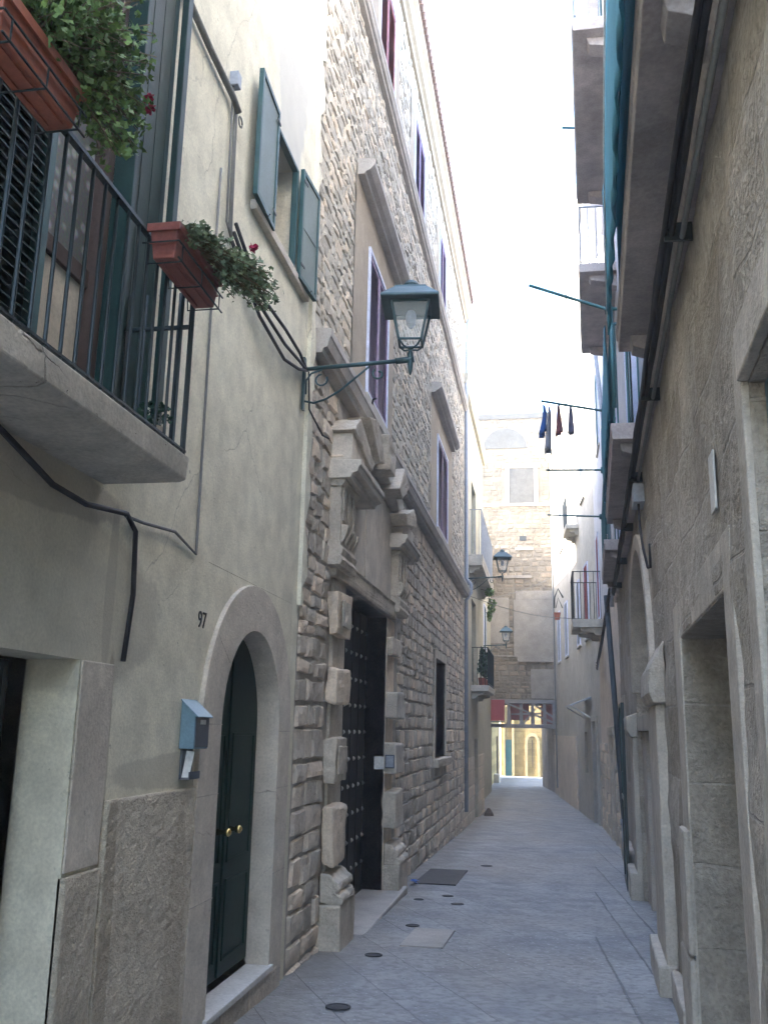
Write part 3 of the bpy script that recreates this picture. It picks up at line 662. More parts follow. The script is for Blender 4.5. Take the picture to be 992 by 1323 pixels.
while u < 23.1:
    mb.tube([(u, -.6, 12.92), (u, .1, 12.79), (u, .26, 12.76)], [.075, .075, .07], 8, random.random()); u += .17
mb.box(7.0, 23.1, -.6, .2, 12.705, 12.76); mb.build('roof_tiles', 'tile', P)
mb = MB(FL); mb.prism_dz([(0, 12.6), (-6.9, 13.4), (-6.9, 12.6)], 7.26, 23.0); mb.build('roof', 'tile', P)
def louvre_window(fr, parent, a, b, z0, z1, mframe, msh, d=-.01, hood=None, sill=True):
    mb = MB(fr); w = .05
    for q in ((a, a + w, z0, z1), (b - w, b, z0, z1), (a + w, b - w, z1 - w, z1), (a + w, b - w, z0, z0 + w)): mb.box(q[0], q[1], d - .02, d + .05, q[2], q[3])
    o = mb.build('window', mframe, parent)
    mid = (a + b) / 2
    for u0, u1 in ((a + w, mid - .012), (mid + .012, b - w)):
        mb = MB(fr); f = .055
        for q in ((u0, u0 + f, z0 + w, z1 - w), (u1 - f, u1, z0 + w, z1 - w)): mb.box(q[0], q[1], d, d + .035, q[2], q[3])
        for z in (z0 + w, z1 - w - f): mb.box(u0 + f, u1 - f, d, d + .035, z, z + f)
        mb.box(u0 + f, u1 - f, d + .002, d + .006, z0 + w, z1 - w)
        z = z0 + w + f
        while z < z1 - w - f:
            mb.add([(u0 + f, d + .018, z + .043), (u1 - f, d + .018, z + .043), (u1 - f, d + .033, z), (u0 + f, d + .033, z)], [(0, 1, 2, 3)]); z += .045
        mb.build('shutter', msh, o)
    if sill: mb = MB(fr); mb.box(a - .08, b + .08, d, .06, z0 - .06, z0 - .003); mb.build('sill', 'ledge', o, bevel=.005)
    if hood:
        h0, h1, hz = hood; mb = MB(fr); mb.prism_dz([(0, hz - .13), (.09, hz - .13), (.1, hz - .1), (.15, hz - .08), (.2, hz - .02), (.2, hz + .05), (0, hz + .07)], h0, h1)
        mb.build('hood', 'ledge', o)
    return o
for (a, b), hd in zip(win2, ((9.0, 11.75, 7.72), (15.9, 19.7, 7.72))): louvre_window(FL, P, a, b, 5.27, 7.1, 'bluewhite', 'purple', hood=hd)
for k, (a, b) in enumerate(win3): louvre_window(FL, P, a, b, 9.98, 11.5, 'bluewhite', 'redwood' if k == 0 else 'purple')
# blocked small ground floor window
mb = MB(FL)
for q in ((16.68, 16.9, 1.0, 3.0), (18.6, 18.75, 1.0, 3.0), (16.9, 18.6, 2.86, 3.02)): mb.box(q[0], q[1], -.02, .02, q[2], q[3])
gw = mb.build('window', 'carved', P, bevel=.01, wear=False)
mb = MB(FL); mb.box(16.9, 18.6, -.21, -.19, 1.1, 2.86); mb.build('blocking', 'ashlar', gw)
mb = MB(FL); mb.box(16.6, 18.85, -.02, .12, .94, 1.09); mb.build('sill', 'carved', gw, bevel=.02)

# ---- carved portal
po = MB(FL)
def rblock(mb, u0, u1, d0, d1, z0, z1, seed, j=.012, t=None):
    r = random.Random(seed); n = len(mb.v); mb.box(u0, u1, d0, d1, z0, z1, r.random() if t is None else t)
    for k in range(n, n + 8): mb.v[k] += Vector((r.uniform(-j, j), r.uniform(-j, j), r.uniform(-j, j)))
# jamb shafts, recessed plain stone
portal = bpy.data.objects.new('portal', None); C.objects.link(portal); portal.parent = P; WORLD[portal] = FL(10.3, 0, -.3); portal.location = WORLD[portal] - WORLD[P]
rblock(po, 8.45, 9.0, -.25, .02, -.5, 2.97, 1, 0); po.build('jamb_shaft', 'carved', portal, bevel=.015, wear=False)
po = MB(FL); rblock(po, 11.6, 12.2, -.25, .0, -.5, 2.97, 2, 0); po.build('jamb_shaft', 'carved', portal, bevel=.015, wear=False)
for k, (z0, z1) in enumerate(((.42, .92), (1.12, 1.50), (1.80, 2.12), (2.44, 2.82))):
    mb = MB(FL); rblock(mb, 8.30, 8.84 + .03 * (k % 2), .0, .11, z0, z1, 20 + k, .02)
    mb.box(8.40, 8.76, .11, .125, z0 + .07, z1 - .07) if k in (1, 3) else None
    mb.build('jamb_block', 'carved', portal, bevel=.03)
for k, (z0, z1) in enumerate(((.42, .85), (1.05, 1.42), (1.72, 2.05), (2.5, 2.72))):
    mb = MB(FL); rblock(mb, 11.61, 12.25, -.02, .14 if k < 3 else .09, z0, z1, 30 + k, .015); mb.build('jamb_block', 'dressed' if k in (1, 2) else 'carved', portal, bevel=.02)
for k, (u0, u1) in enumerate(((8.3, 8.92), (11.62, 12.35))):
    mb = MB(FL); zb = -.5; z1 = .12 if k == 0 else .0
    rblock(mb, u0, u1, -.05, .2, zb, z1, 40 + k, .012)
    mb.prism_dz([(0, z1), (.2, z1), (.21, z1 + .03), (.19, z1 + .07), (.15, z1 + .09), (.18, z1 + .12), (.17, z1 + .17), (.12, z1 + .2), (.09, z1 + .24), (0, z1 + .25)], u0 + .02, u1 - .03)
    mb.build('pedestal', 'carved', portal, bevel=.018, smooth=False)
mb = MB(FL); mb.prism_dz([(-.25, 2.975), (.05, 2.975), (.06, 3.0), (.07, 3.13), (.09, 3.16), (.0, 3.18), (-.05, 3.18)], 8.35, 12.0); mb.build('lintel', 'carved', portal, bevel=.01)
mb = MB(FL); mb.box(9.15, 11.7, -.03, .02, 3.18, 4.35, .6); mb.box(9.9, 10.55, .02, .03, 3.2, 4.4, .55); mb.build('frieze', 'dressed', portal)
for k, (u0, u1) in enumerate(((8.22, 8.85), (11.75, 12.45))):
    mb = MB(FL); mb.box(u0, u1, -.02, .11, 3.28, 3.86, .4)
    mb.prism_dz([(0, 3.05), (.13, 3.05), (.15, 3.1), (.13, 3.14), (.15, 3.2), (.12, 3.24), (.12, 3.28), (0, 3.28)], u0 - .03, u1 + .03)
    for q in range(4):                                              # carved acanthus tufts
        c = u0 + .08 + q * (u1 - u0 - .16) / 3; mb.prism_dz([(.10, 3.22), (.17, 3.36), (.18, 3.42), (.12, 3.44), (.1, 3.4)], c - .05, c + .05, .3)
    for q in range(3):
        c = u0 + .06 + q * (u1 - u0) / 3; mb.box(c, c + .1, .11, .125, 3.48, 3.8, .4)
    mb.prism_dz([(0, 3.8), (.12, 3.8), (.15, 3.84), (.15, 3.86), (0, 3.86)], u0 - .03, u1 + .03)
    mb.build('pilaster', 'carved', portal, bevel=.012)
for u0, u1, o in ((8.14, 9.45, .28), (11.55, 12.9, .22)):
    mb = MB(FL); mb.prism_dz([(-.02, 3.86), (o * .75, 3.86), (o * .8, 3.9), (o, 3.92), (o + .01, 3.97), (o + .03, 3.98), (o + .03, 4.03), (-.02, 4.05)], u0, u1)
    rblock(mb, u0 + .06, u0 + .7, 0, .2, 4.05, 4.32, 5, .01) if u0 < 9 else rblock(mb, u0 + .3, u1 - .1, 0, .14, 4.05, 4.3, 5, .01)
    mb.build('impost', 'dressed', portal, bevel=.008)
# segmental arch of projecting voussoirs
cu, czz = 10.35, 3.95
N_ = 11
for k in range(N_):
    a0, a1 = 172 - k * (164 / N_), 172 - (k + 1) * (164 / N_)
    big = k % 2 == 1; ro, ri = (1.19, .70) if big else (1.08, .78); dd = .24 if big else .13
    poly = [(cu + 2.02 * r_ * math.cos(R_(a)), czz + .80 * r_ * math.sin(R_(a))) for r_, a in ((ri, a0 - .6), (ro, a0 - .6), (ro, (a0 + a1) / 2), (ro, a1 + .6), (ri, a1 + .6), (ri, (a0 + a1) / 2))]
    mb = MB(FL); mb.prism_uz(poly, -.03, dd, random.random()); mb.build('voussoir', 'carved' if big else 'dressed', portal, bevel=.015)
# studded door
mb = MB(FL); mb.box(9.0, 11.6, -.32, -.262, -.5, 2.97); pd = mb.build('door', 'black', P)
mb = MB(FL)
for z in [.05 + k * .30 for k in range(10)]:
    for u in [9.15 + q * .3 for q in range(9)]:
        p = (u, -.262, z + (.012 if q_ else -.012) if (q_ := int(u * 10) % 2) else z)
        mb.tube([(u, -.263, z), (u, -.255, z), (u, -.24, z)], [.026, .024, .008], 8)
mb.build('studs', 'stud', pd, smooth=True)
mb = MB(FL)
for u in (9.45, 9.88, 10.3, 10.73, 11.16): mb.box(u, u + .02, -.262, -.256, -.4, 2.95)
mb.build('batten', 'black', pd)
mb = MB(FL); mb.box(8.98, 12.0, -.26, .25, -.42, -.275, .6); mb.build('door_sill', 'ledge', P, bevel=.02)
# plaque + notice on the jamb
t = thing('number_plaque', 'small blue framed white plaque on the right portal jamb block', 'plaque', FL(11.602, 0, 1.12))
def Fj(u, d, z): return FL(11.60 - d, u, z)                         # on the reveal, facing the camera
mb = MB(Fj); mb.box(.005, .125, .0, .022, 1.125, 1.285); mb.build('frame', 'darkbox', t, bevel=.003)
mb = MB(Fj); mb.box(.02, .11, .0225, .025, 1.14, 1.27); mb.build('panel', 'palepipe', t)
mb = MB(Fj); mb.box(-.13, -.01, .0, .003, 1.11, 1.26); setp(mb.build('notice', 'paper'), 'pale paper notice stuck beside the small plaque in the portal', 'notice')

# ================================================================== LEFT: far houses
D = thing('house', 'pale yellow house with two small balconies beyond the stone palace', 'house', (XL, 27, -.8))
hD = [(26.8, 28.2, -1.2, 1.35, .2), (25.9, 27.6, 2.9, 5.2, .15), (25.9, 27.6, 6.5, 8.6, .15)]
mb = MB(FL); sheet(mb, 23.02, 31, -1.2, 10.7, hD, -.03); shell(mb, 23.02, 31, -1.2, 10.7, 7, -.03); mb.build('wall', 'creamfar', D, fixn=False)
mb = MB(FL); mb.prism_dz([(-.05, 10.5), (.05, 10.5), (.1, 10.6), (.12, 10.75), (-.05, 10.8)], 23.02, 31.05); mb.build('cornice', 'creamfar', D)
mb = MB(FL); mb.box(26.8, 28.2, -.25, -.2, -1.2, 1.35); mb.build('door', 'bluepipe', D)
mb = MB(FL); masonry(mb, 23.05, 31, -1.2, .9, hD, (.3, .4), (.4, .8), .012, .02, 15, base=-.02, joint=-.01); mb.build('plinth', 'dressed', D, smooth=False, fixn=False)
for z in (2.9, 6.5): mb = MB(FL); mb.box(25.9, 27.6, -.18, -.14, z, z + 2.3 if z < 6 else z + 2.1); mb.build('balcony_door', 'green_sh', D)
def rail_balcony(fr, parent, u0, u1, dep, zb, zt, rail, mslab, mrail, thick=.12, bars=.11, mould=True, slabname='balcony'):
    mb = MB(fr); mb.prism_dz([(-.04, zb), (dep * .985, zb), (dep, zb + thick * .15), (dep, zb + thick * .5), (dep + .01, zb + thick * .55), (dep + .01, zb + thick), (-.04, zb + thick)], u0, u1)
    if mould:
        for u in (u0 + .12, u1 - .3):
            mb.prism_dz([(-.02, zb - .2), (dep * .25, zb - .18), (dep * .3, zb - .12), (dep * .7, zb - .08), (dep * .75, zb - .001), (-.02, zb - .001)], u, u + .18)
    o = mb.build(slabname, mslab, parent, bevel=.006)
    mb = MB(fr); u = u0 + .04; dr = dep - .03; zt_ = zt
    while u < u1 - .02: mb.tube([(u, dr, zb + thick), (u, dr, zt_)], .008, 6); u += bars
    d = .03
    while d < dr: 
        for u in (u0 + .035, u1 - .035): mb.tube([(u, d, zb + thick), (u, d, zt_)], .008, 6)
        d += bars
    mb.box(u0 + .02, u1 - .02, dr - .016, dr + .016, zt_, zt_ + .02); mb.box(u0 + .02, u0 + .05, 0, dr - .016, zt_, zt_ + .02); mb.box(u1 - .05, u1 - .02, 0, dr - .016, zt_, zt_ + .02)
    mb.box(u0 + .02, u1 - .02, dr - .012, dr + .012, zb + thick + .05, zb + thick + .062)
    mb.build('railing', mrail, o)
    return o
b1 = rail_balcony(FL, D, 25.5, 28.6, .46, 2.62, 3.78, True, 'slab', 'irongreen', .16)
b2 = rail_balcony(FL, D, 24.9, 30.4, .34, 5.95, 7.5, True, 'slab', 'palepipe', .3)
for k, u in enumerate((25.8, 26.4, 27.1, 27.9)):
    t = thing('potted_plant', ['dark cypress in a pot, nearest on the lower far left balcony', 'dark cypress in a pot, second on the lower far left balcony', 'dark cypress in a pot, third on the lower far left balcony', 'dark cypress in a pot, farthest on the lower far left balcony'][k], 'plant', FL(u, .25, 2.78), 'cypresses on the far balcony')
    mb = MB(); mb.lathe(FL(u, .25, 2.78), [(.07, 0), (.1, .2), (.1, .21)], 12); mb.build('pot', 'terracotta2', t)
    mb = MB(); leaves(mb, [(FL(u, .25, 3.2 + .13 * q), (.13 - .022 * q, .13 - .022 * q, .14)) for q in range(5)], 420, .035, 60 + k); mb.build('foliage', 'cypress', t, fixn=False)
t = thing('hanging_plant', 'leafy plant hanging below the upper far balcony', 'plant', FL(29, .3, 5.0))
mb = MB(); leaves(mb, [(FL(29, .3, 5.8), (.16, .2, .14)), (FL(29.2, .35, 5.4), (.14, .2, .25)), (FL(28.8, .3, 5.05), (.08, .12, .2))], 500, .04, 5); mb.build('foliage', 'leaf', t, fixn=False)
mb = MB(); mb.tube([tuple(FL(29, .02, 5.9)), tuple(FL(29, .25, 5.85)), tuple(FL(29.1, .3, 5.2))], .01, 6); mb.build('stem', 'stem', t)
E_ = thing('house', 'white plastered house beside the covered passage on the left', 'house', (-2.3, 35, -.9))
FE = lambda u, d, z: Vector((-2.3 + d, u, z))
mb = MB(FE); sheet(mb, 31.02, 40.98, -1.2, 9.6, [(33, 34.2, 4.2, 6.4, .15), (36, 37.2, 4.2, 6.4, .15), (34.5, 35.6, -1.2, 1.3, .2)], 0); shell(mb, 31.02, 40.98, -1.2, 9.6, 7); mb.build('wall', 'creamfar', E_, fixn=False)
for a, b, c, e in ((33, 34.2, 4.2, 6.4), (36, 37.2, 4.2, 6.4)): louvre_window(FE, E_, a, b, c, e, 'bluewhite', 'green_sh')
mb = MB(FE); mb.box(34.5, 35.6, -.25, -.2, -1.2, 1.3); mb.build('door', 'brownwood', E_)
mb = MB(FL); mb.tube([(23.12, .05, -.3), (23.12, .05, 4.75), (23.12, .17, 4.95), (23.12, .17, 5.15), (23.12, .05, 5.3), (23.12, .05, 12.1), (23.12, .12, 12.5)], .05, 10)
setp(mb.build('drainpipe', 'palepipe', smooth=True), 'pale grey drainpipe running down the corner of the stone palace', 'drainpipe')

# ================================================================== RIGHT: near house
Rr = thing('house', 'dark weathered stone house with deep doorways, nearest on the right', 'house', FR(8, 0, -.2))
HR = 12.2
hR = [(.3, 3.12, -.5, 2.76, .12), (3.95, 5.95, -.6, 2.17, .5), (8.6, 12.3, -1, 3.55, .32)]
mb = MB(FR)
def rough_sheet(mb, u0, u1, z0, z1, holes, amp, seed, step=.09):
    us = sorted({round(u0 + (u1 - u0) * i / int((u1 - u0) / step), 4) for i in range(int((u1 - u0) / step) + 1)} | {h[k] for h in holes for k in (0, 1) if u0 < h[k] < u1} | {u0, u1})
    zs = sorted({round(z0 + (z1 - z0) * i / int((z1 - z0) / step), 4) for i in range(int((z1 - z0) / step) + 1)} | {h[k] for h in holes for k in (2, 3) if z0 < h[k] < z1} | {z0, z1})
    nu = len(us); vs = []
    for z in zs:
        for u in us:
            k = amp * (noise.noise(Vector((u * 1.3, z * 1.6, seed))) * 1.2 + .7 * noise.noise(Vector((u * 4, z * 5, seed))))
            onh = any(h[0] - 1e-3 <= u <= h[1] + 1e-3 and h[2] - 1e-3 <= z <= h[3] + 1e-3 for h in holes)
            vs.append((u, 0 if onh else k, z))
    fs = []
    for j in range(len(zs) - 1):
        for i in range(nu - 1):
            um, zm = (us[i] + us[i + 1]) / 2, (zs[j] + zs[j + 1]) / 2
            if any(h[0] < um < h[1] and h[2] < zm < h[3] for h in holes): continue
            fs.append((j * nu + i, j * nu + i + 1, (j + 1) * nu + i + 1, (j + 1) * nu + i))
    mb.add(vs, fs)
rough_sheet(mb, -4, 18.5, -1.0, 4.2, hR, .022, 2.0)
sheet(mb, 0, 0, 0, 0, [])
for h in hR:
    a, b, c, e, q = h; mb.add([(a, 0, c), (b, 0, c), (b, 0, e), (a, 0, e), (a, -q, c), (b, -q, c), (b, -q, e), (a, -q, e)], [(0, 1, 5, 4), (1, 2, 6, 5), (2, 3, 7, 6), (3, 0, 4, 7)])
shell(mb, -4, 18.5, -1.0, 4.2, 7); mb.build('wall', 'tufa', Rr, fixn=False, smooth=False)
hRu = [(3.6, 5.2, 4.45, 6.9, .15), (9.4, 11.0, 4.45, 6.9, .15), (15, 16.4, 4.45, 6.9, .15), (8.9, 10.1, 8.6, 10.7, .15), (14, 15.2, 8.6, 10.7, .15)]
mb = MB(FR); sheet(mb, -4, 18.5, 4.2, HR, hRu, -.01); shell(mb, -4, 18.5, 4.2, HR, 7, -.01); mb.build('upper_wall', 'lav', Rr, fixn=False)
for a, b, c, e, q in hRu: louvre_window(FR, Rr, a, b, c, e, 'bluewhite', 'teal', sill=False)
mb = MB(FR); mb.prism_dz([(-.05, HR - .25), (.1, HR - .25), (.14, HR - .18), (.3, HR - .1), (.42, HR), (.44, HR + .08), (-.05, HR + .1)], -4, 18.5); mb.build('cornice', 'lav', Rr)
# jambs & frames
mb = MB(FR); 
mb.box(3.70, 3.945, -.03, .012, -.6, 2.4, .5); mb.box(3.945, 5.95, -.03, .008, 2.175, 2.4, .6); mb.box(5.955, 6.35, -.03, .012, -.6, 2.4, .45)
mb.box(3.125, 3.28, -.03, .025, -.5, 2.95, .5); mb.box(.2, 3.12, 0, .04, 2.765, 2.95, .5)
mb.build('door_frame', 'tufa_smooth', Rr, bevel=.008, wear=False)
mb = MB(FR)
for a, b, c, e, t_ in ((5.955, 6.5, -.6, .35, .7), (5.955, 6.3, .36, 1.05, .4)): mb.box(a, b, .0, .05, c, e, t_)
mb.build('base_stone', 'tufa_smooth', Rr, bevel=.02)
mb = MB(FR); mb.box(.3, 3.12, -.15, -.12, -.5, 2.76); o = mb.build('door', 'iron', Rr)
mb = MB(FR); mb.box(.3, 3.115, -.119, -.05, 2.70, 2.755); mb.box(3.06, 3.115, -.119, -.05, -.5, 2.7); mb.build('frame', 'bluebox', o)
mb = MB(FR); mb.box(3.95, 5.95, -.53, -.5, -.5, 2.17); o = mb.build('door', 'brownwood', Rr)
mb = MB(FR)
for u in (4.2, 4.6, 5.0, 5.4, 5.8): mb.box(u, u + .012, -.5, -.492, -.4, 2.1)
mb.build('batten', 'black', o)
mb = MB(FR); mb.box(4.02, 4.16, .002, .012, 2.54, 2.80); setp(mb.build('pale_wall_block', 'marble', bevel=.003), 'narrow pale block on the dark wall above the right doorway', 'tile')  # thin pale box on the wall, sharing the threshold's material
# arched bay
ai = [(8.6, 2.1)] + arc(10.45, 2.1, 1.85, 1.43)[1:-1] + [(12.3, 2.1)]
mb = MB(FR); ao = [(8.601, 2.1)] + [(min(12.299, max(8.601, 10.45 + (u - 10.45) * 2)), min(3.549, 2.1 + (z - 2.1) * 1.6)) for u, z in ai[1:-1]] + [(12.299, 2.1)]
band(mb, ai, ao, -.3, .0); ar = mb.build('arch', 'tufa_smooth', Rr, fixn=False)
mb = MB(FR); ring = [(10.45 + (u - 10.45) * 1.09, 2.1 + (z - 2.1) * 1.12) for u, z in ai]; band(mb, ai, ring, -.02, .05, back=-.02)
mb.build('arch_band', 'tufa_smooth', ar, bevel=.01, wear=False)
mb = MB(FR); mb.box(8.6, 12.3, -.34, -.3, -1, 3.55, .4); mb.build('bay_infill', 'tufa_smooth', Rr, wear=False)
mb = MB(FR); mb.box(8.9, 9.5, -.3, -.05, -.9, 1.62, .5); mb.box(11.6, 12.29, -.3, -.05, -.9, 1.62, .6); mb.box(8.85, 12.28, -.3, .0, 1.625, 1.80, .4)
inner = mb.build('inner_frame', 'tufa_smooth', Rr, bevel=.01, wear=False)
mb = MB(FR); mb.box(9.5, 11.6, -.29, -.25, -.9, 1.62); mb.build('door', 'brownwood', Rr)
for q, (u0, u1) in enumerate(((7.35, 8.55),)):
    mb = MB(FR); mb.box(u0 + .15, u1, -.01, .075, -.9, 1.82, .5); mb.prism_dz([(0, 1.825), (.1, 1.825), (.11, 1.86), (.13, 1.9), (.12, 2.08), (0, 2.3)], u0 + .05, u1 + .01)
    mb.box(u0 + .1, u1 + .02, 0, .14, -.9, -.02, .6)
    mb.build('pilaster', 'tufa_smooth', Rr, bevel=.015)
mb = MB(FR); mb.box(12.32, 13.1, 0, .07, -.9, 1.55, .5); mb.prism_dz([(0, 1.555), (.09, 1.555), (.14, 1.65), (.14, 1.8), (0, 1.85)], 12.28, 13.15); mb.box(12.32, 13.2, 0, .16, -1, -.05, .4)
mb.build('pilaster', 'tufa_smooth', Rr, bevel=.015)
mb = MB(FR)
for u0, u1, d, z1 in ((6.4, 7.4, .06, -.02), (13.2, 14.6, .1, -.05), (14.62, 16.4, .08, -.1), (16.42, 18.4, .1, -.2)): rblock(mb, u0, u1, -.02, d, -1, z1, int(u0 * 10), .012)
mb.build('plinth', 'tufa_smooth', Rr, bevel=.02)
# green gate leaf folded on the wall
t = thing('gate_leaf', 'narrow green iron gate leaf standing open against the right wall', 'gate', FR(13.6, .1, -.5))
mb = MB(FR)
for a, b, c, e in ((13.15, 13.2, -.4, 2.0), (14.3, 14.35, -.4, 2.0), (13.2, 14.3, 1.95, 2.0), (13.2, 14.3, .7, .76), (13.2, 14.3, -.4, -.34)): mb.box(a, b, .13, .17, c, e)
mb.build('frame', 'irongreen', t)
mb = MB(FR); mb.box(13.2, 14.3, .14, .15, -.34, .7); mb.build('panel', 'green_sh', t)
mb = MB(FR)
for k in range(8): mb.tube([(13.3 + k * .13, .15, .76), (13.3 + k * .13, .15, 1.95)], .008, 6)
mb.box(13.13, 13.22, .171, .19, .9, 1.1); mb.build('bars', 'green_sh', t)
# balconies with teal rails
bal = []
for k, (u0, u1) in enumerate(((2.9, 6.42), (8.5, 12.2), (14.0, 17.4))):
    b = rail_balcony(FR, Rr, u0, u1, .29, 4.26, 5.42, True, 'soffit', 'teal', .16, .1); bal.append(b)
for k, (u0, u1) in enumerate(((1.2, 5.6), (8.1, 11.3), (13.2, 16.4))):
    rail_balcony(FR, Rr, u0, u1, .54, 8.4, 9.5, True, 'soffit', 'palepipe', .14, .12)
mb = MB(FR); mb.prism_dz([(-.01, 4.06), (.05, 4.06), (.07, 4.10), (.07, 4.2), (.1, 4.24), (-.01, 4.258)], -4, 18.45); mb.build('string_course', 'soffit', Rr)
def cloth_strip(u0, u1, d, z0, z1, amp, seed, fr=FR, n=24, mth=.012):
    mb = MB(fr); vs = []; r = random.Random(seed)
    for side in (0, 1):
        for j in range(9):
            for i in range(n + 1):
                u = u0 + (u1 - u0) * i / n; z = z0 + (z1 - z0) * j / 8
                dd = d + amp * math.sin(i * 1.7 + seed) * (1.2 - j / 9) + amp * 1.5 * noise.noise(Vector((u * 2, z * 2, seed)))
                vs.append((u, dd + side * mth, z + .02 * math.sin(i * .5 + seed) * (j == 0)))
    w = n + 1; fs = []
    for side in (0, 1):
        o = side * 9 * w; fs += [(o + j * w + i, o + j * w + i + 1, o + (j + 1) * w + i + 1, o + (j + 1) * w + i) for j in range(8) for i in range(n)]
    o = 9 * w; fs += [(i, i + 1, o + i + 1, o + i) for i in range(n)] + [(8 * w + i, 8 * w + i + 1, o + 8 * w + i + 1, o + 8 * w + i) for i in range(n)]
    mb.add(vs, fs); return mb
setp(cloth_strip(2.95, 6.38, .345, 4.40, 5.52, .009, 3.3, n=40).build('shade_cloth', 'tealcloth', smooth=True), 'teal shade cloth tied along the nearest right balcony rail', 'shade cloth')
setp(cloth_strip(8.6, 12.0, .31, 4.5, 5.45, .008, 5.1, n=40).build('shade_cloth', 'tealcloth', smooth=True), 'teal shade cloth on the second right balcony rail', 'shade cloth')
mb = MB(FR); mb.tube([(3.6, .375, 5.4), (5, .385, 4.95), (6.4, .36, 4.5)], .006, 6); setp(mb.build('rope', 'paper', smooth=True), 'pale rope slung along the nearest right balcony cloth', 'rope')
# clothes line arms
def arm(u, z, length, rise, label, tie=True):
    t = thing('clothes_line_arm', label, 'clothes line', FR(u, .27, z), 'clothes line arms on the right balconies')
    mb = MB(FR); mb.tube([(u, .2, z), (u, .29, z), (u, .29 + length, z + rise)], .017, 8); mb.build('bar', 'teal', t, smooth=True)
    mb = MB(FR); mb.tube([(u, .26, z - 1.0), (u, .26, z + .03)], .02, 8); mb.tube([(u, .28, z - .05), (u, .28, z + .04)], .032, 8); mb.build('post', 'teal', t, smooth=True)
    return t
arm(8.5, 5.57, .74, .3, 'teal clothes line arm on the nearest corner of the second balcony, topmost')
arm(11.9, 5.72, .80, .17, 'teal clothes line arm carrying the hanging washing')
arm(14.0, 5.50, .84, .02, 'level clothes line arm just below the hanging washing')
arm(17.3, 5.52, .97, .05, 'lowest and farthest clothes line arm')
arm(8.2, 9.5, .42, .05, 'highest clothes line arm of the nearer top floor balcony'); arm(11.2, 9.45, .42, .05, 'clothes line arm at the far end of the top floor balcony')
mb = MB(); 
for d in (.45, .62, .78, .95):
    mb.tube([tuple(FR(11.9, d + .08, 5.85)), tuple(FR(13, d + .08, 5.7)), tuple(FR(14.0, d + .08, 5.5))], .004, 5)
setp(mb.build('clothes_lines', 'greycable'), 'thin lines strung between the two washing arms', 'clothes line')
for k, (u0, u1, d, z0, mt, lb) in enumerate(((12.0, 12.3, 1.08, 5.5, 'clothblue', 'blue garment hanging at the end of the washing arm'), (12.1, 12.35, .98, 5.28, 'clothgrey', 'long grey cloth hanging beside the blue garment'),
      (12.0, 12.3, .86, 5.5, 'clothred', 'short wine red cloth hanging in the middle of the line'), (12.05, 12.3, .7, 5.5, 'clothdark', 'short dark cloth hanging nearest the balcony'))):
    setp(cloth_strip(u0, u1, d, z0, 5.88, .035, k + 1.2, n=10, mth=.008).build('laundry', mt, smooth=True), lb, 'laundry', 'washing on the line')
# cables along the near right wall
rnd = random.Random(8)
def cable_run(fr, pts, r, k=0.0):
    mb = MB(fr); out = []
    for (a, b) in zip(pts, pts[1:]):
        for i in range(6):
            t = i / 6; out.append(tuple(a[j] * (1 - t) + b[j] * t + (k * math.sin(t * math.pi) * (-1) if j == 2 else 0) for j in range(3)))
    out.append(pts[-1]); mb.tube(out, r, 7); return mb
mb = MB(FR)
for q in range(4):
    pts = [(1.5 + i * .55, .10 + .03 * (q % 2) + rnd.uniform(-.008, .008), 4.03 - .035 * (q // 2) + rnd.uniform(-.012, .006)) for i in range(29)]
    mb.tube(pts, .014 if q else .02, 7)
cb = thing('cable_bundle', 'thick dark cable bundle clipped along the right wall under the balconies', 'cable', FR(9, .1, 4.0))
mb.build('cables', 'cable', cb, smooth=True)
mb = MB(FR); mb.tube([(1.5, .05, 3.97), (9.2, .05, 3.97)], .014, 8); mb.build('conduit', 'greycable', cb, smooth=True)
for i in range(7): mb = MB(FR); mb.box(2 + i * 2.3, 2.02 + i * 2.3, 0, .135, 3.955, 4.05); mb.build('clip', 'iron', cb)
t = thing('junction_box', 'grey junction box under the cable bundle with a drooping wire', 'junction box', FR(9.0, .08, 3.7))
mb = MB(FR); mb.box(8.75, 9.1, 0, .11, 3.72, 3.9); mb.build('box', 'palepipe', t, bevel=.006)
mb = MB(FR); mb.tube([(8.85, .06, 3.72), (8.6, .07, 3.45), (8.4, .06, 3.2), (8.35, .03, 3.02), (8.2, .02, 3.0), (8.15, .02, 3.2)], .012, 7); mb.build('wire', 'cable', t, smooth=True)
# black drainpipe
mb = MB(FR)
mb.tube([(17.0, .24, 4.0), (17.2, .06, .1)], .047, 10); 
dp_ = thing('drainpipe', 'dark blue grey drainpipe down the right wall with a pale lower end', 'drainpipe', FR(17.2, .06, -.5))
mb.build('pipe', 'bluepipe', dp_, smooth=True)
mb = MB(FR); mb.tube([(17.2, .06, .1), (17.2, .055, -.48)], .058, 10); mb.tube([(17.2, .06, .06), (17.2, .06, .16)], .072, 10); mb.build('lower_pipe', 'palepipe', dp_, smooth=True)

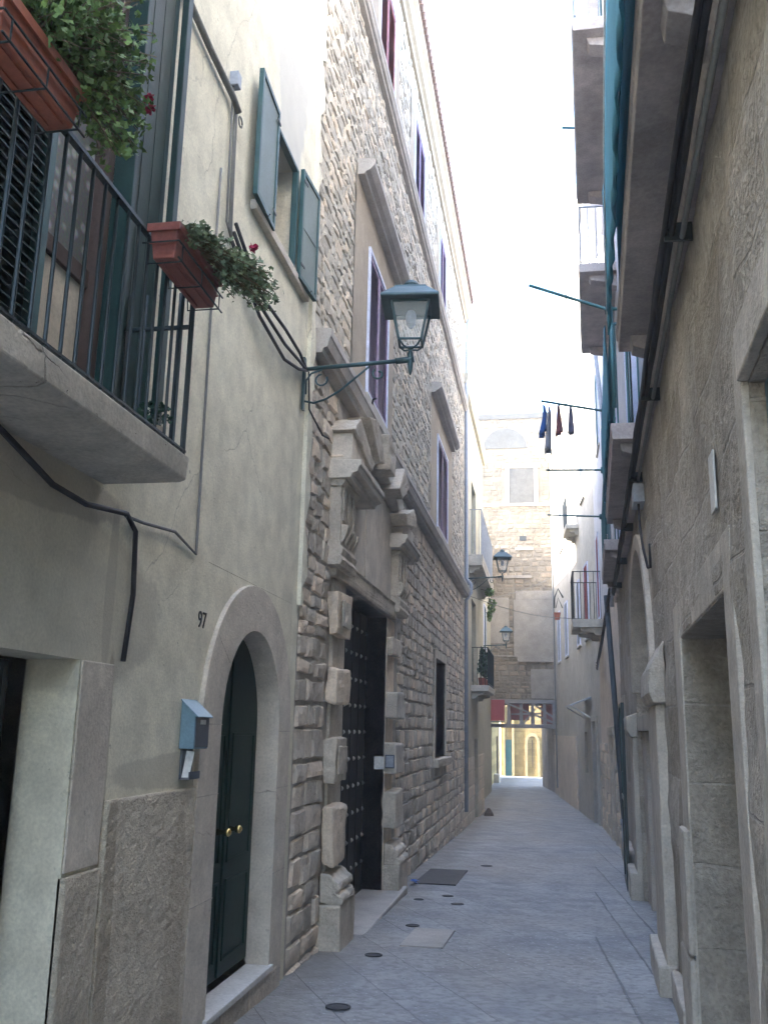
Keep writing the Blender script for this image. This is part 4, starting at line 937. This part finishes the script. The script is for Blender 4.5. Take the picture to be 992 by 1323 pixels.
# ================================================================== RIGHT: farther houses
def simple_house(label, fr, u0, u1, z1, mt, holes, cornice=.12, back=6, mc=None):
    h = thing('house', label, 'house', fr((u0 + u1) / 2, 0, gz(u0)))
    mb = MB(fr); sheet(mb, u0, u1, -1.3, z1, holes, 0); shell(mb, u0, u1, -1.3, z1, back); mb.build('wall', mt, h, fixn=False)
    mb = MB(fr); mb.prism_dz([(-.05, z1 - .2), (cornice * .4, z1 - .2), (cornice, z1 - .05), (cornice, z1 + .06), (-.05, z1 + .08)], u0, u1); mb.build('cornice', mc or mt, h)
    return h
F2 = line_frame(wr(18.52), 18.52, 1.42, 25.5); F3 = line_frame(1.42, 25.52, 1.02, 32.5); F4 = line_frame(1.02, 32.52, .38, 40.98)
H2 = simple_house('ochre plastered house with stone plinth after the dark stone house on the right', F2, 18.52, 25.5, 12.9, 'ochre',
                  [(20.4, 21.4, -1.3, 1.5, .25), (19.3, 20.4, 4.5, 6.9, .12), (22, 23, 8.4, 10.4, .12), (23.8, 24.8, 4.4, 6.6, .12)], .25, mc='lav')
mb = MB(F2); sheet(mb, 18.53, 25.49, 4.3, 12.85, [(19.3, 20.4, 4.5, 6.9), (22, 23, 8.4, 10.4), (23.8, 24.8, 4.4, 6.6)], .015, .01); mb.build('upper_render', 'lav', H2, fixn=False)
for a, b, c, e in ((19.3, 20.4, 4.5, 6.9), (22, 23, 8.4, 10.4)): louvre_window(F2, H2, a, b, c, e, 'bluewhite', 'teal')
louvre_window(F2, H2, 23.8, 24.8, 4.4, 6.6, 'bluewhite', 'redpaint', sill=False)
mb = MB(F2); masonry(mb, 18.53, 25.4, -1.2, 1.35, [(20.35, 21.45, -1.3, 1.6)], (.2, .3), (.25, .6), .025, .04, 31, base=.03); mb.build('plinth', 'ashlar', H2, smooth=False, fixn=False)
mb = MB(F2); mb.box(20.1, 20.38, 0, .06, -1.2, 1.55, .5); mb.box(21.42, 21.7, 0, .06, -1.2, 1.55, .5); mb.box(20.05, 21.75, 0, .09, 1.552, 1.72, .5); mb.build('door_frame', 'carved', H2, bevel=.01)
mb = MB(F2); mb.box(20.4, 21.4, -.28, -.25, -1.2, 1.5); mb.build('door', 'brownwood', H2)
rb = rail_balcony(F2, H2, 23.4, 25.3, .72, 4.12, 5.5, True, 'slab', 'iron', .2, .16)
H3 = simple_house('tall white washed house on the right with small awning over its door', F3, 25.52, 32.5, 17.2, 'white',
                  [(26.4, 27.4, -1.3, 1.9, .2), (27.5, 28.6, 4.3, 6.5, .12), (30.2, 31.2, 4.3, 6.4, .12), (28, 29, 8.6, 10.6, .12), (28, 29, 12.6, 14.4, .12), (29.2, 30.0, .4, 1.6, .15)], .2)
for a, b, c, e in ((30.2, 31.2, 4.3, 6.4), (28, 29, 8.6, 10.6), (28, 29, 12.6, 14.4)): louvre_window(F3, H3, a, b, c, e, 'bluewhite', 'palepipe')
louvre_window(F3, H3, 27.5, 28.6, 4.3, 6.5, 'bluewhite', 'redpaint')
mb = MB(F3); mb.box(26.4, 27.4, -.22, -.18, -1.2, 1.9); mb.build('door', 'brownwood', H3)
mb = MB(F3); mb.box(26.2, 26.4, -.02, .05, -1.2, 2.05); mb.box(27.4, 27.6, -.02, .05, -1.2, 2.05); mb.box(26.4, 27.4, -.02, .05, 1.9, 2.05); mb.build('door_frame', 'white', H3, bevel=.01)
mb = MB(F3); mb.box(29.2, 30.0, -.16, -.13, .4, 1.6); mb.build('window', 'black', H3)
rail_balcony(F3, H3, 29.9, 31.6, .4, 8.0, 9.1, True, 'slab', 'iron', .14, .18, slabname='balcony')
aw = thing('awning', 'small white awning frame above a door in the right hand white house', 'awning', F3(28.4, .1, 2.2))
mb = MB(F3); mb.prism_dz([(.0, 2.55), (.6, 2.33), (.6, 2.36), (0, 2.6)], 27.7, 29.6); mb.build('canopy', 'palepipe', aw)
mb = MB(F3)
for u in (27.8, 29.5): mb.tube([(u, .02, 2.0), (u, .55, 2.32)], .02, 6)
mb.build('strut', 'paper', aw)
H4 = simple_house('pale house on the right touching the covered passage', F4, 32.52, 40.98, 13.6, 'white',
                  [(33.4, 34.4, -1.3, 1.3, .2), (34.5, 35.5, 4.3, 6.3, .12), (37.5, 38.5, 4.3, 6.3, .12), (35.8, 36.8, 8.5, 10.4, .12), (36.5, 37.4, -1.3, 1.2, .2)], .15)
for a, b, c, e in ((34.5, 35.5, 4.3, 6.3), (37.5, 38.5, 4.3, 6.3), (35.8, 36.8, 8.5, 10.4)): louvre_window(F4, H4, a, b, c, e, 'bluewhite', 'palepipe')
mb = MB(F4); mb.box(33.4, 34.4, -.22, -.18, -1.2, 1.3); mb.build('door', 'bluepipe', H4)
mb = MB(F4); mb.box(36.5, 37.4, -.22, -.18, -1.2, 1.2); mb.build('door', 'brownwood', H4)
mb = MB(F4); mb.box(32.56, 40.9, .0, .05, -1.2, 1.45, .5); 
mb.build('plinth', 'ochre', H4)
mb = MB(); mb.box(.30, .75, 42.2, 42.8, 13.6, 14.7); mb.box(.26, .79, 42.16, 42.84, 14.7, 14.8); setp(mb.build('chimney_stack', 'ochre'), 'ochre chimney stack at the roof edge by the far facade', 'chimney')
# pipes and cables on the far right fronts
mb = MB(F2); mb.tube([(18.6, .3, 9.8), (18.6, .12, 7.5), (18.6, .1, 4.0)], .045, 8)
setp(mb.build('drainpipe', 'palepipe', smooth=True), 'pale lavender drainpipe behind the second teal balcony', 'drainpipe')
mb = MB()
a = FR(16.2, .2, 4.0); b = F2(24.0, .15, 3.3)
for o in (0, .07, .13):
    mb.tube([tuple(a + Vector((0, 0, -o))), tuple(a.lerp(b, .35) + Vector((-.05, 0, -.35 - o))), tuple(a.lerp(b, .7) + Vector((-.06, 0, -.4 - o))), tuple(b + Vector((0, 0, -o)))], .018, 7)
setp(mb.build('cable', 'cable', smooth=True), 'dark drooping cables between the drainpipe and the ochre house on the right', 'cable')
mb = MB()
for (p, q) in (((-1.93, 24.0, 5.0), (F3(30, 0, 5.1))), ((-2.28, 33, 6.1), (F4(36, 0, 7.6))), ((F3(31, .02, 9), F2(20, .02, 12.5)))):
    p, q = Vector(p), Vector(q); pts = [p.lerp(q, k / 8) + Vector((0, 0, -.18 * math.sin(math.pi * k / 8))) for k in range(9)]
    mb = MB(); mb.tube([tuple(x) for x in pts], .009, 6)
    setp(mb.build('overhead_wire', 'greycable'), ['thin wire crossing the alley at the second street lamp', 'thin wire crossing the alley before the far facade', 'thin wire running high along the right roofs'][0 if p.y == 24 else 1 if p.y == 33 else 2], 'wire')
mb = MB(); mb.tube([tuple(F4(39.5, .08, -.6)), tuple(F4(39.5, .08, 8.5))], .035, 6); setp(mb.build('drainpipe', 'greycable'), 'thin grey drainpipe at the corner of the far facade', 'drainpipe')
t = thing('wall_planter', 'dark wall bracket lantern shape with an orange pot on the far right wall', 'planter', F4(36.0, .2, 5.6))
mb = MB(F4); mb.tube([(36, .02, 6.6), (36, .2, 6.95), (36, .34, 6.6), (36, .36, 6.2)], .03, 8); mb.tube([(36, .05, 6.2), (36, .2, 6.6), (36, .3, 6.2)], .02, 6); mb.build('bracket', 'iron', t, smooth=True)
mb = MB(); mb.lathe(F4(36, .25, 5.75), [(.09, 0), (.13, .25), (.14, .27)], 12); mb.build('pot', 'terracotta', t)

# ================================================================== covered passage and far facade
FF = Fac(41)
Q = thing('passage_building', 'tall rough stone building over the covered passage that closes the alley', 'building', (-1, 42, -.9))
hQ = [(-2.9, .36, -1.2, 2.88, 0.0)]
mb = MB(FF); sheet(mb, -9, .42, -1.2, 15.7, hQ, 0, reveals=False)
mb.add([(-9, 0, 15.7), (.42, 0, 15.7), (.42, -3.5, 15.7), (-9, -3.5, 15.7)], [(0, 1, 2, 3)])
mb.add([(-9, -3.5, 2.88), (.42, -3.5, 2.88), (.42, -3.5, 15.7), (-9, -3.5, 15.7)], [(0, 1, 2, 3)])
mb.add([(-9, 0, -1.2), (-9, 0, 15.7), (-9, -3.5, 15.7), (-9, -3.5, -1.2)], [(0, 1, 2, 3)]); mb.add([(.42, 0, -1.2), (.42, 0, 15.7), (.42, -3.5, 15.7), (.42, -3.5, -1.2)], [(0, 1, 2, 3)])
mb.build('wall', 'facade', Q, fixn=False)
mb = MB(FF); masonry(mb, -3.3, .40, 2.92, 15.6, [(-1.75, .0, 11.5, 13.4), (-2.6, -.6, 14.1, 15.1), (-1.3, .4, 4.7, 7.6), (-2.7, -1.5, 5.3, 7.3)], (.13, .28), (.2, .5), .03, .05, 77, n=3, joint=-.02); mb.build('masonry', 'facade', Q, smooth=False, fixn=False)
mb = MB(); mb.raw([(-9, 44.49, 2.75), (-9, 41.01, 2.75), (-2.9, 41.01, 2.75), (.37, 41.01, 2.75), (0, 44.49, 2.75)] + [(-9, 44.49, 2.9), (-9, 41.01, 2.9), (-2.9, 41.01, 2.9), (.37, 41.01, 2.9), (0, 44.49, 2.9)], [(0, 1, 2, 3, 4), (9, 8, 7, 6, 5), (0, 5, 6, 1), (4, 3, 8, 9)])
mb.build('passage_ceiling', 'soffit', Q)
mb = MB(); pl_ = [(.37, 41.0), (6, 41.02), (6, 46), (-.2, 45.8)]
mb.raw([(x, y, -1.2) for x, y in pl_] + [(x, y, 2.74) for x, y in pl_], [(0, 1, 5, 4), (1, 2, 6, 5), (2, 3, 7, 6), (3, 0, 4, 7), (4, 5, 6, 7)]); mb.build('passage_pier', 'soffit', Q)
mb = MB(); mb.box(-9, -2.95, 41.02, 44.4, -1.2, 2.74); mb.build('passage_pier', 'yellow', Q)
# facade relief
mb = MB(FF); mb.box(-6, .42, 0, .1, 15.55, 15.8); mb.build('parapet_edge', 'greyrender', Q)
mb = MB(FF); mb.box(-6, .4, 0, .08, 11.42, 11.56); mb.box(-2.1, -.5, 0, .1, 8.15, 8.28); mb.box(-1.2, -.4, 0, .1, 9.4, 9.55); mb.box(-1.15, .38, .0, .16, 4.5, 4.72); mb.box(-2.9, -1.15, 0, .06, 4.72, 4.78); mb.build('ledge', 'facade_plain', Q, bevel=.01)
nic = [(-2.62, 14.15)] + arc(-1.6, 14.15, .98, .95, 180, 0, 16) + [(-.58, 14.15)]
mb = MB(FF); mb.prism_uz(nic, 0, .06); mb.build('blind_lunette', 'greyrender', Q)
mb = MB(FF); 
for q in ((-1.6, -1.42, 11.56, 13.2), (-.32, -.14, 11.56, 13.2), (-1.75, .0, 13.2, 13.4)): mb.box(q[0], q[1], 0, .07, q[2], q[3])
mb.build('window_surround', 'facade_plain', Q, bevel=.01)
mb = MB(FF); mb.box(-1.42, -.32, -.0, .03, 11.56, 13.2); mb.build('blocked_window', 'greyrender', Q)
mb = MB(FF); mb.box(-1.3, .38, 0, .045, 4.72, 7.2); mb.box(-1.2, .38, 0, .05, 7.2, 7.6); mb.box(-2.7, -1.5, 0, .04, 5.3, 7.3); mb.box(-.6, .38, 0, .04, 2.95, 4.2); mb.build('plaster_patch', 'facade_plain', Q, bevel=.01)
mb = MB(FF); mb.box(-1.0, -.7, 0, .05, 9.85, 10.05); mb.build('vent', 'iron', Q)
mb = MB(FF); mb.box(-2.95, -2.72, 0, .12, 12.0, 13.5); mb.build('window', 'terracotta', Q)
# timber screen over the passage mouth
S = MB(FF); S.box(-2.9, .38, .0, .22, 1.72, 1.88); S.box(-2.9, .42, .0, .2, 2.74, 2.9)
scr = S.build('timber_screen', 'beam', Q, bevel=.01)
for k, u in enumerate((-1.62, -1.1, -.62, -.12, .28)):
    mb = MB(FF); mb.prism_uz([(u, 1.88), (u + .16, 1.88), (u + .13, 2.74), (u + .01, 2.74)], .02, .16); mb.build('post', 'beam', scr)
mb = MB(FF)
for p in ([(-1.7, 2.74), (-1.55, 2.74), (.35, 2.0), (.35, 1.9)], [(-.6, 2.74), (-.45, 2.74), (.3, 2.25), (.3, 2.15)], [(-1.45, 2.25), (-.2, 2.3), (-.2, 2.36), (-1.45, 2.32)], [(-1.0, 1.88), (-.9, 1.88), (-.4, 2.5), (-.5, 2.5)]):
    mb.prism_uz(p, .17, .21)
mb.build('brace', 'beam', scr)
mb = MB(FF); mb.box(-1.6, -.7, -.3, -.27, 2.05, 2.74); mb.box(-.2, .36, -.3, -.27, 1.9, 2.74); mb.build('backing_board', 'redwood', scr)
t = thing('red_blind', 'red slatted blind over the left part of the passage mouth', 'blind', (-2.2, 40.8, 1.95))
mb = MB(FF)
for k in range(5):
    z = 2.0 + k * .175; mb.add([(-2.85, .34 - .03 * k, z), (-1.72, .34 - .03 * k, z), (-1.72, .30 - .03 * k, z + .18), (-2.85, .30 - .03 * k, z + .18), (-2.85, .36 - .03 * k, z), (-1.72, .36 - .03 * k, z), (-1.72, .32 - .03 * k, z + .18), (-2.85, .32 - .03 * k, z + .18)],
                               [(0, 1, 2, 3), (4, 7, 6, 5), (0, 4, 5, 1), (2, 6, 7, 3), (0, 3, 7, 4), (1, 5, 6, 2)])
mb.build('slats', 'redpaint', t)
mb = MB(FF); mb.box(-2.87, -1.70, .28, .38, 1.93, 1.99); mb.build('bottom_rail', 'iron', t)
# sunlit court beyond
F5 = lambda u, d, z: Vector((u, 55.0 - d - .15 * (u + 1), z))
Z = thing('court_house', 'sunlit yellow stone house seen through the passage', 'house', (-1, 55.5, -.9))
mb = MB(F5); sheet(mb, -2.55, 8, -1.2, 6.5, [], 0); shell(mb, -2.55, 8, -1.2, 6.5, 3); mb.build('wall', 'yellow', Z, fixn=False)
mb = MB(F5); band(mb, [(-1.05, -.9), (-1.05, .9)] + arc(-.78, .9, .27, .42)[1:-1] + [(-.51, .9), (-.51, -.9)], [(-1.2, -.9), (-1.2, .9)] + arc(-.78, .9, .42, .6)[1:-1] + [(-.36, .9), (-.36, -.9)], 0, .07); mb.build('arch_frame', 'courtstone', Z)
mb = MB(F5); mb.box(-.80, -.76, .0, .03, -.4, 1.1); mb.build('drain_slot', 'brownwood', Z)
mb = MB(F5); mb.box(-2.3, -1.95, 0, .05, -.9, 1.1); mb.build('door', 'teal', Z)
mb = MB(F5); mb.box(-2.42, -2.32, 0, .12, -.9, 3.0); mb.box(-1.93, -1.8, 0, .12, -.9, 3.0); mb.build('door_frame', 'courtstone', Z)
Z2 = thing('court_house', 'yellow rubble side house left of the passage end', 'house', (-4, 49, -.9))
F6 = lambda u, d, z: Vector((-2.55 + d, u, z)); mb = MB(F6); sheet(mb, 44.45, 53.4, -1.2, 4.9, [], 0); shell(mb, 44.45, 53.4, -1.2, 4.9, 6); mb.build('wall', 'yellow', Z2, fixn=False)
mb = MB(F6); mb.box(50, 50.8, 0, .05, -.9, 1.3); mb.build('door', 'brownwood', Z2)
mb = MB(F6); mb.box(-0, 0, 0, 0, 0, 0) if False else mb.box(47.5, 48.4, 0, .25, -.9, -.5); mb.build('step', 'dressed', Z2)
# a low dark lump at the foot of the far left wall
t = MB(); rr = random.Random(2); t.lathe((-1.72, 29.0, gz(29)), [(.15, 0), (.13, .08), (.09, .14), (.05, .2), (.02, .22)], 9)
setp(t.build('bollard_stub', 'brownwood', smooth=False), 'small dark stone stub at the foot of the far left wall', 'stone stub')

# ================================================================== street lamps
def make_lamp(loc, label):
    t = thing('street_lamp', label, 'street lamp', loc, 'wall lanterns on the left side')
    l = Vector(loc); f = lambda u, d, z: l + Vector((u, d, z))
    mb = MB(f); mb.box(.0, .02, -.025, .025, -.36, .1); mb.build('wall_plate', 'lampcol', t)
    mb = MB(f); mb.tube([(.02, 0, 0), (.9, 0, .04)], .018, 10); mb.tube([(.78, 0, .035), (.93, 0, .045)], .026, 10)
    mb.tube([(.9, 0, -.09), (.9, 0, -.06), (.9, 0, .0), (.9, 0, .09), (.9, 0, .13)], [.006, .016, .024, .024, .014], 10); mb.build('arm', 'lampcol', t, smooth=True)
    mb = MB(f); pts = [(.02, 0, -.28), (.1, 0, -.3), (.2, 0, -.27), (.32, 0, -.2), (.44, 0, -.1), (.56, 0, .0)]; mb.tube(pts, .009, 7)
    pts = [(.64 + .055 * math.cos(a) * (1 - k * .06), 0, -.07 + .055 * math.sin(a) * (1 - k * .06)) for k, a in enumerate([R_(130 + 30 * q) for q in range(12)])]; mb.tube(pts, .009, 7)
    pts = [(.03, 0, -.22), (.03, 0, -.1), (.07, 0, -.04), (.16, 0, -.01)]; mb.tube(pts, .009, 7)
    pts = [(.16 + .05 * math.cos(a), 0, -.1 + .05 * math.sin(a)) for a in [R_(90 + 33 * q) for q in range(10)]]; mb.tube(pts, .008, 7)
    mb.build('scroll_brace', 'lampcol', t, smooth=True)
    rot = R_(45 + 5); c = l + Vector((.9, 0, .13)); q = math.sqrt(2)
    def sq(r, z): return [c + Vector((r * q / 1 * math.cos(rot + k * math.pi / 2) / q * 1.0, r * math.sin(rot + k * math.pi / 2), z)) for k in range(4)]
    lo, hi = sq(.13, .06), sq(.215, .37)
    mb = MB()
    for k in range(4):
        mb.tube([tuple(lo[k]), tuple(hi[k])], .011, 6); mb.tube([tuple(lo[k]), tuple(lo[(k + 1) % 4])], .011, 6); mb.tube([tuple(hi[k]), tuple(hi[(k + 1) % 4])], .012, 6)
        mb.tube([tuple(c), tuple(c.lerp(lo[k], .6) + Vector((0, 0, -.02))), tuple(lo[k])], .008, 6)
    cage = mb.build('lantern_cage', 'lampcol', t)
    mb = MB(); i0, i1 = sq(.122, .066), sq(.205, .362)
    mb.raw(i0 + i1, [(k, (k + 1) % 4, 4 + (k + 1) % 4, 4 + k) for k in range(4)]); mb.build('glass', 'glass', cage)
    mb = MB(); mb.lathe(c, [(.33, .375), (.335, .385), (.33, .40), (.19, .50), (.175, .52), (.08, .55)], square=True, rot=rot); mb.lathe(c, [(.065, .55), (.07, .57), (.05, .6), (.02, .615)], 14)
    mb.build('lantern_roof', 'lampcol', t)
    mb = MB(); mb.lathe(c, [(.03, .34), (.045, .30), (.04, .22), (.015, .19)], 12); mb.build('bulb_holder', 'palepipe', cage)
    return t
lamp = make_lamp((XL + .015, 7.05, 4.5), 'large wall lantern nearest the camera on a scroll arm between cream house and stone palace')
l2 = copy_tree(lamp); l2.location = (XL + .03, 23.6, 5.38); l2['label'] = 'middle wall lantern standing on its arm beside the corner of the stone palace'
l3 = copy_tree(lamp); l3.location = (-2.28, 34.5, 4.62); l3['label'] = 'farthest and smallest wall lantern seen above the green potted balcony'
mb = MB(FL)
for o in range(3): mb.tube([(5.15, .03 + .01 * o, 4.62 + .06 * o), (5.7, .06, 4.35 + .08 * o), (6.3, .07, 4.28 + .12 * o), (6.8, .05, 4.4 + .07 * o), (7.08, .04, 4.5)], .013, 7)
setp(mb.build('lamp_cables', 'cable', smooth=True), 'three drooping cables running to the nearest wall lantern', 'cable')
mb = MB(FL); mb.tube([(7.1, .05, 4.5), (7.2, .04, 4.2), (7.45, .1, 4.05), (7.7, .1, 4.1)], .008, 6); mb.tube([(9.5, .13, 5.03), (9.45, .16, 5.1), (9.4, .2, 5.09)], .012, 6)
setp(mb.build('loose_wire', 'cable', smooth=True), 'loose wire loop hanging below the nearest lantern', 'cable')
# conduits on the cream wall
mb = MB(FL)
mb.tube([(4.14, .03, 5.62), (4.6, .03, 5.58), (5.0, .035, 5.56), (5.08, .05, 5.5)], .022, 8)
for d in (0, .035, .06): mb.tube([(5.03 + d * 1.5, .02, 5.72 - d * 3), (5.04 + d * 1.5, .02, 5.2), (5.05 + d * 1.5, .025, 4.7), (5.15, .03, 4.62)], .008, 6)
mb.tube([(5.12 + .035 * math.cos(R_(a)), .05, 5.46 + .035 * math.sin(R_(a))) for a in range(0, 361, 40)], .006, 6)
setp(mb.build('wall_conduit', 'greycable', smooth=True), 'grey conduit turning down the cream wall left of the shuttered window', 'conduit')
mb = MB(FL); mb.box(5.0, 5.07, 0, .06, 5.66, 5.76); setp(mb.build('wall_bracket', 'palepipe', bevel=.004), 'small pale junction bracket at the top of the wall conduit', 'junction box')
mb = MB(FL); mb.tube([(4.93, .012, 5.0), (4.92, .012, 4.0), (4.93, .012, 3.2), (4.94, .012, 2.54), (4.6, .02, 2.6), (4.2, .02, 2.56), (4.0, .02, 2.55)], .008, 6)
setp(mb.build('thin_wire', 'greycable', smooth=True), 'thin wire running down the cream wall from the flower box', 'wire')
mb = MB(FL); mb.tube([(2.2, .03, 2.75), (2.7, .03, 2.68), (3.0, .035, 2.60), (3.3, .035, 2.52), (3.6, .03, 2.51), (4.0, .025, 2.56), (4.12, .02, 2.5), (4.15, .02, 2.2), (4.1, .02, 1.88)], .013, 7)
setp(mb.build('sagging_cable', 'cable', smooth=True), 'sagging dark cable under the left balcony slab', 'cable')

# ================================================================== small things on the ground
def disc(x, y, r, label, mt='manhole', ry=1.0):
    mb = MB(); z = gz(y) + .012
    mb.v = [Vector((x + r * k * math.cos(a), y + r * ry * k * math.sin(a), gz(y + r * ry * k * math.sin(a)) + .004 + h)) for k, h in ((1, 0), (.98, .006), (.8, .006), (.78, .003), (.05, .003)) for a in [2 * math.pi * q / 20 for q in range(20)]]
    mb.f = [(i * 20 + j, i * 20 + (j + 1) % 20, (i + 1) * 20 + (j + 1) % 20, (i + 1) * 20 + j) for i in range(4) for j in range(20)] + [tuple(80 + j for j in range(20))]
    mb.t = [.5] * len(mb.f); setp(mb.build('access_cover', mt), label, 'manhole cover', 'small round covers along the left side')
for x, y, r, lb in ((-1.38, 6.55, .085, 'round iron cover nearest the camera on the left pavement'), (-1.45, 8.25, .075, 'round iron cover in front of the carved portal base'), (-1.33, 9.75, .07, 'round iron cover beside the pale paving patch'),
                   (-1.2, 11.9, .07, 'round iron cover between the portal and the square grate'), (-1.03, 11.3, .075, 'round iron cover right of the others in mid street'), (-1.5, 11.5, .06, 'round iron cover tight by the portal sill'),
                   (-.95, 15.4, .09, 'round iron cover beyond the square grate')): disc(x, y, r, lb)
def plate(u0, u1, y0, y1, mt, name, label, cat, h=.016):
    mb = MB(); mb.raw([(u0, y0, gz(y0) + h), (u1, y0, gz(y0) + h), (u1 + .02, y1, gz(y1) + h), (u0 + .02, y1, gz(y1) + h), (u0, y0, gz(y0) - .02), (u1, y0, gz(y0) - .02), (u1 + .02, y1, gz(y1) - .02), (u0 + .02, y1, gz(y1) - .02)],
                       [(0, 1, 2, 3), (4, 7, 6, 5), (0, 4, 5, 1), (1, 5, 6, 2), (2, 6, 7, 3), (3, 7, 4, 0)])
    return setp(mb.build(name, mt), label, cat)
plate(-1.75, -1.2, 12.9, 14.6, 'manhole', 'drain_cover', 'square dark metal cover set in the paving past the portal', 'manhole cover')
plate(-1.30, -.92, 8.7, 9.6, 'ledge', 'paving_slab', 'single pale smooth paving slab in front of the portal', 'paving slab', .013)
mb = MB(); r = random.Random(3)
mb.raw([(-1.72 + r.uniform(-.09, .09), 12.8 + r.uniform(-.12, .12), gz(12.8) + .02 + r.uniform(0, .05)) for k in range(14)], [(0, 1, 2), (2, 3, 4), (4, 5, 6), (6, 7, 8), (8, 9, 10), (10, 11, 12), (1, 5, 9), (3, 7, 12), (0, 6, 13)])
setp(mb.build('litter', 'bluelitter', fixn=False), 'crumpled blue plastic scrap on the ground by the portal', 'litter')

# ------------------------------------------------------------------ air
hz = MB(); hz.box(-26, 26, -22, 70, -2.5, 21)
hm = bpy.data.materials.new('haze'); hm.use_nodes = True; hn = hm.node_tree
hn.nodes.remove(hn.nodes['Principled BSDF']); pv = hn.nodes.new('ShaderNodeVolumePrincipled')
pv.inputs['Color'].default_value = (.97, .98, 1, 1); pv.inputs['Density'].default_value = .003; pv.inputs['Anisotropy'].default_value = .25
hn.links.new(pv.outputs[0], hn.nodes['Material Output'].inputs['Volume']); M['haze'] = hm
setp(hz.build('haze', 'haze'), kind='stuff')
scene.cycles.volume_bounces = 1; scene.cycles.volume_step_rate = 4
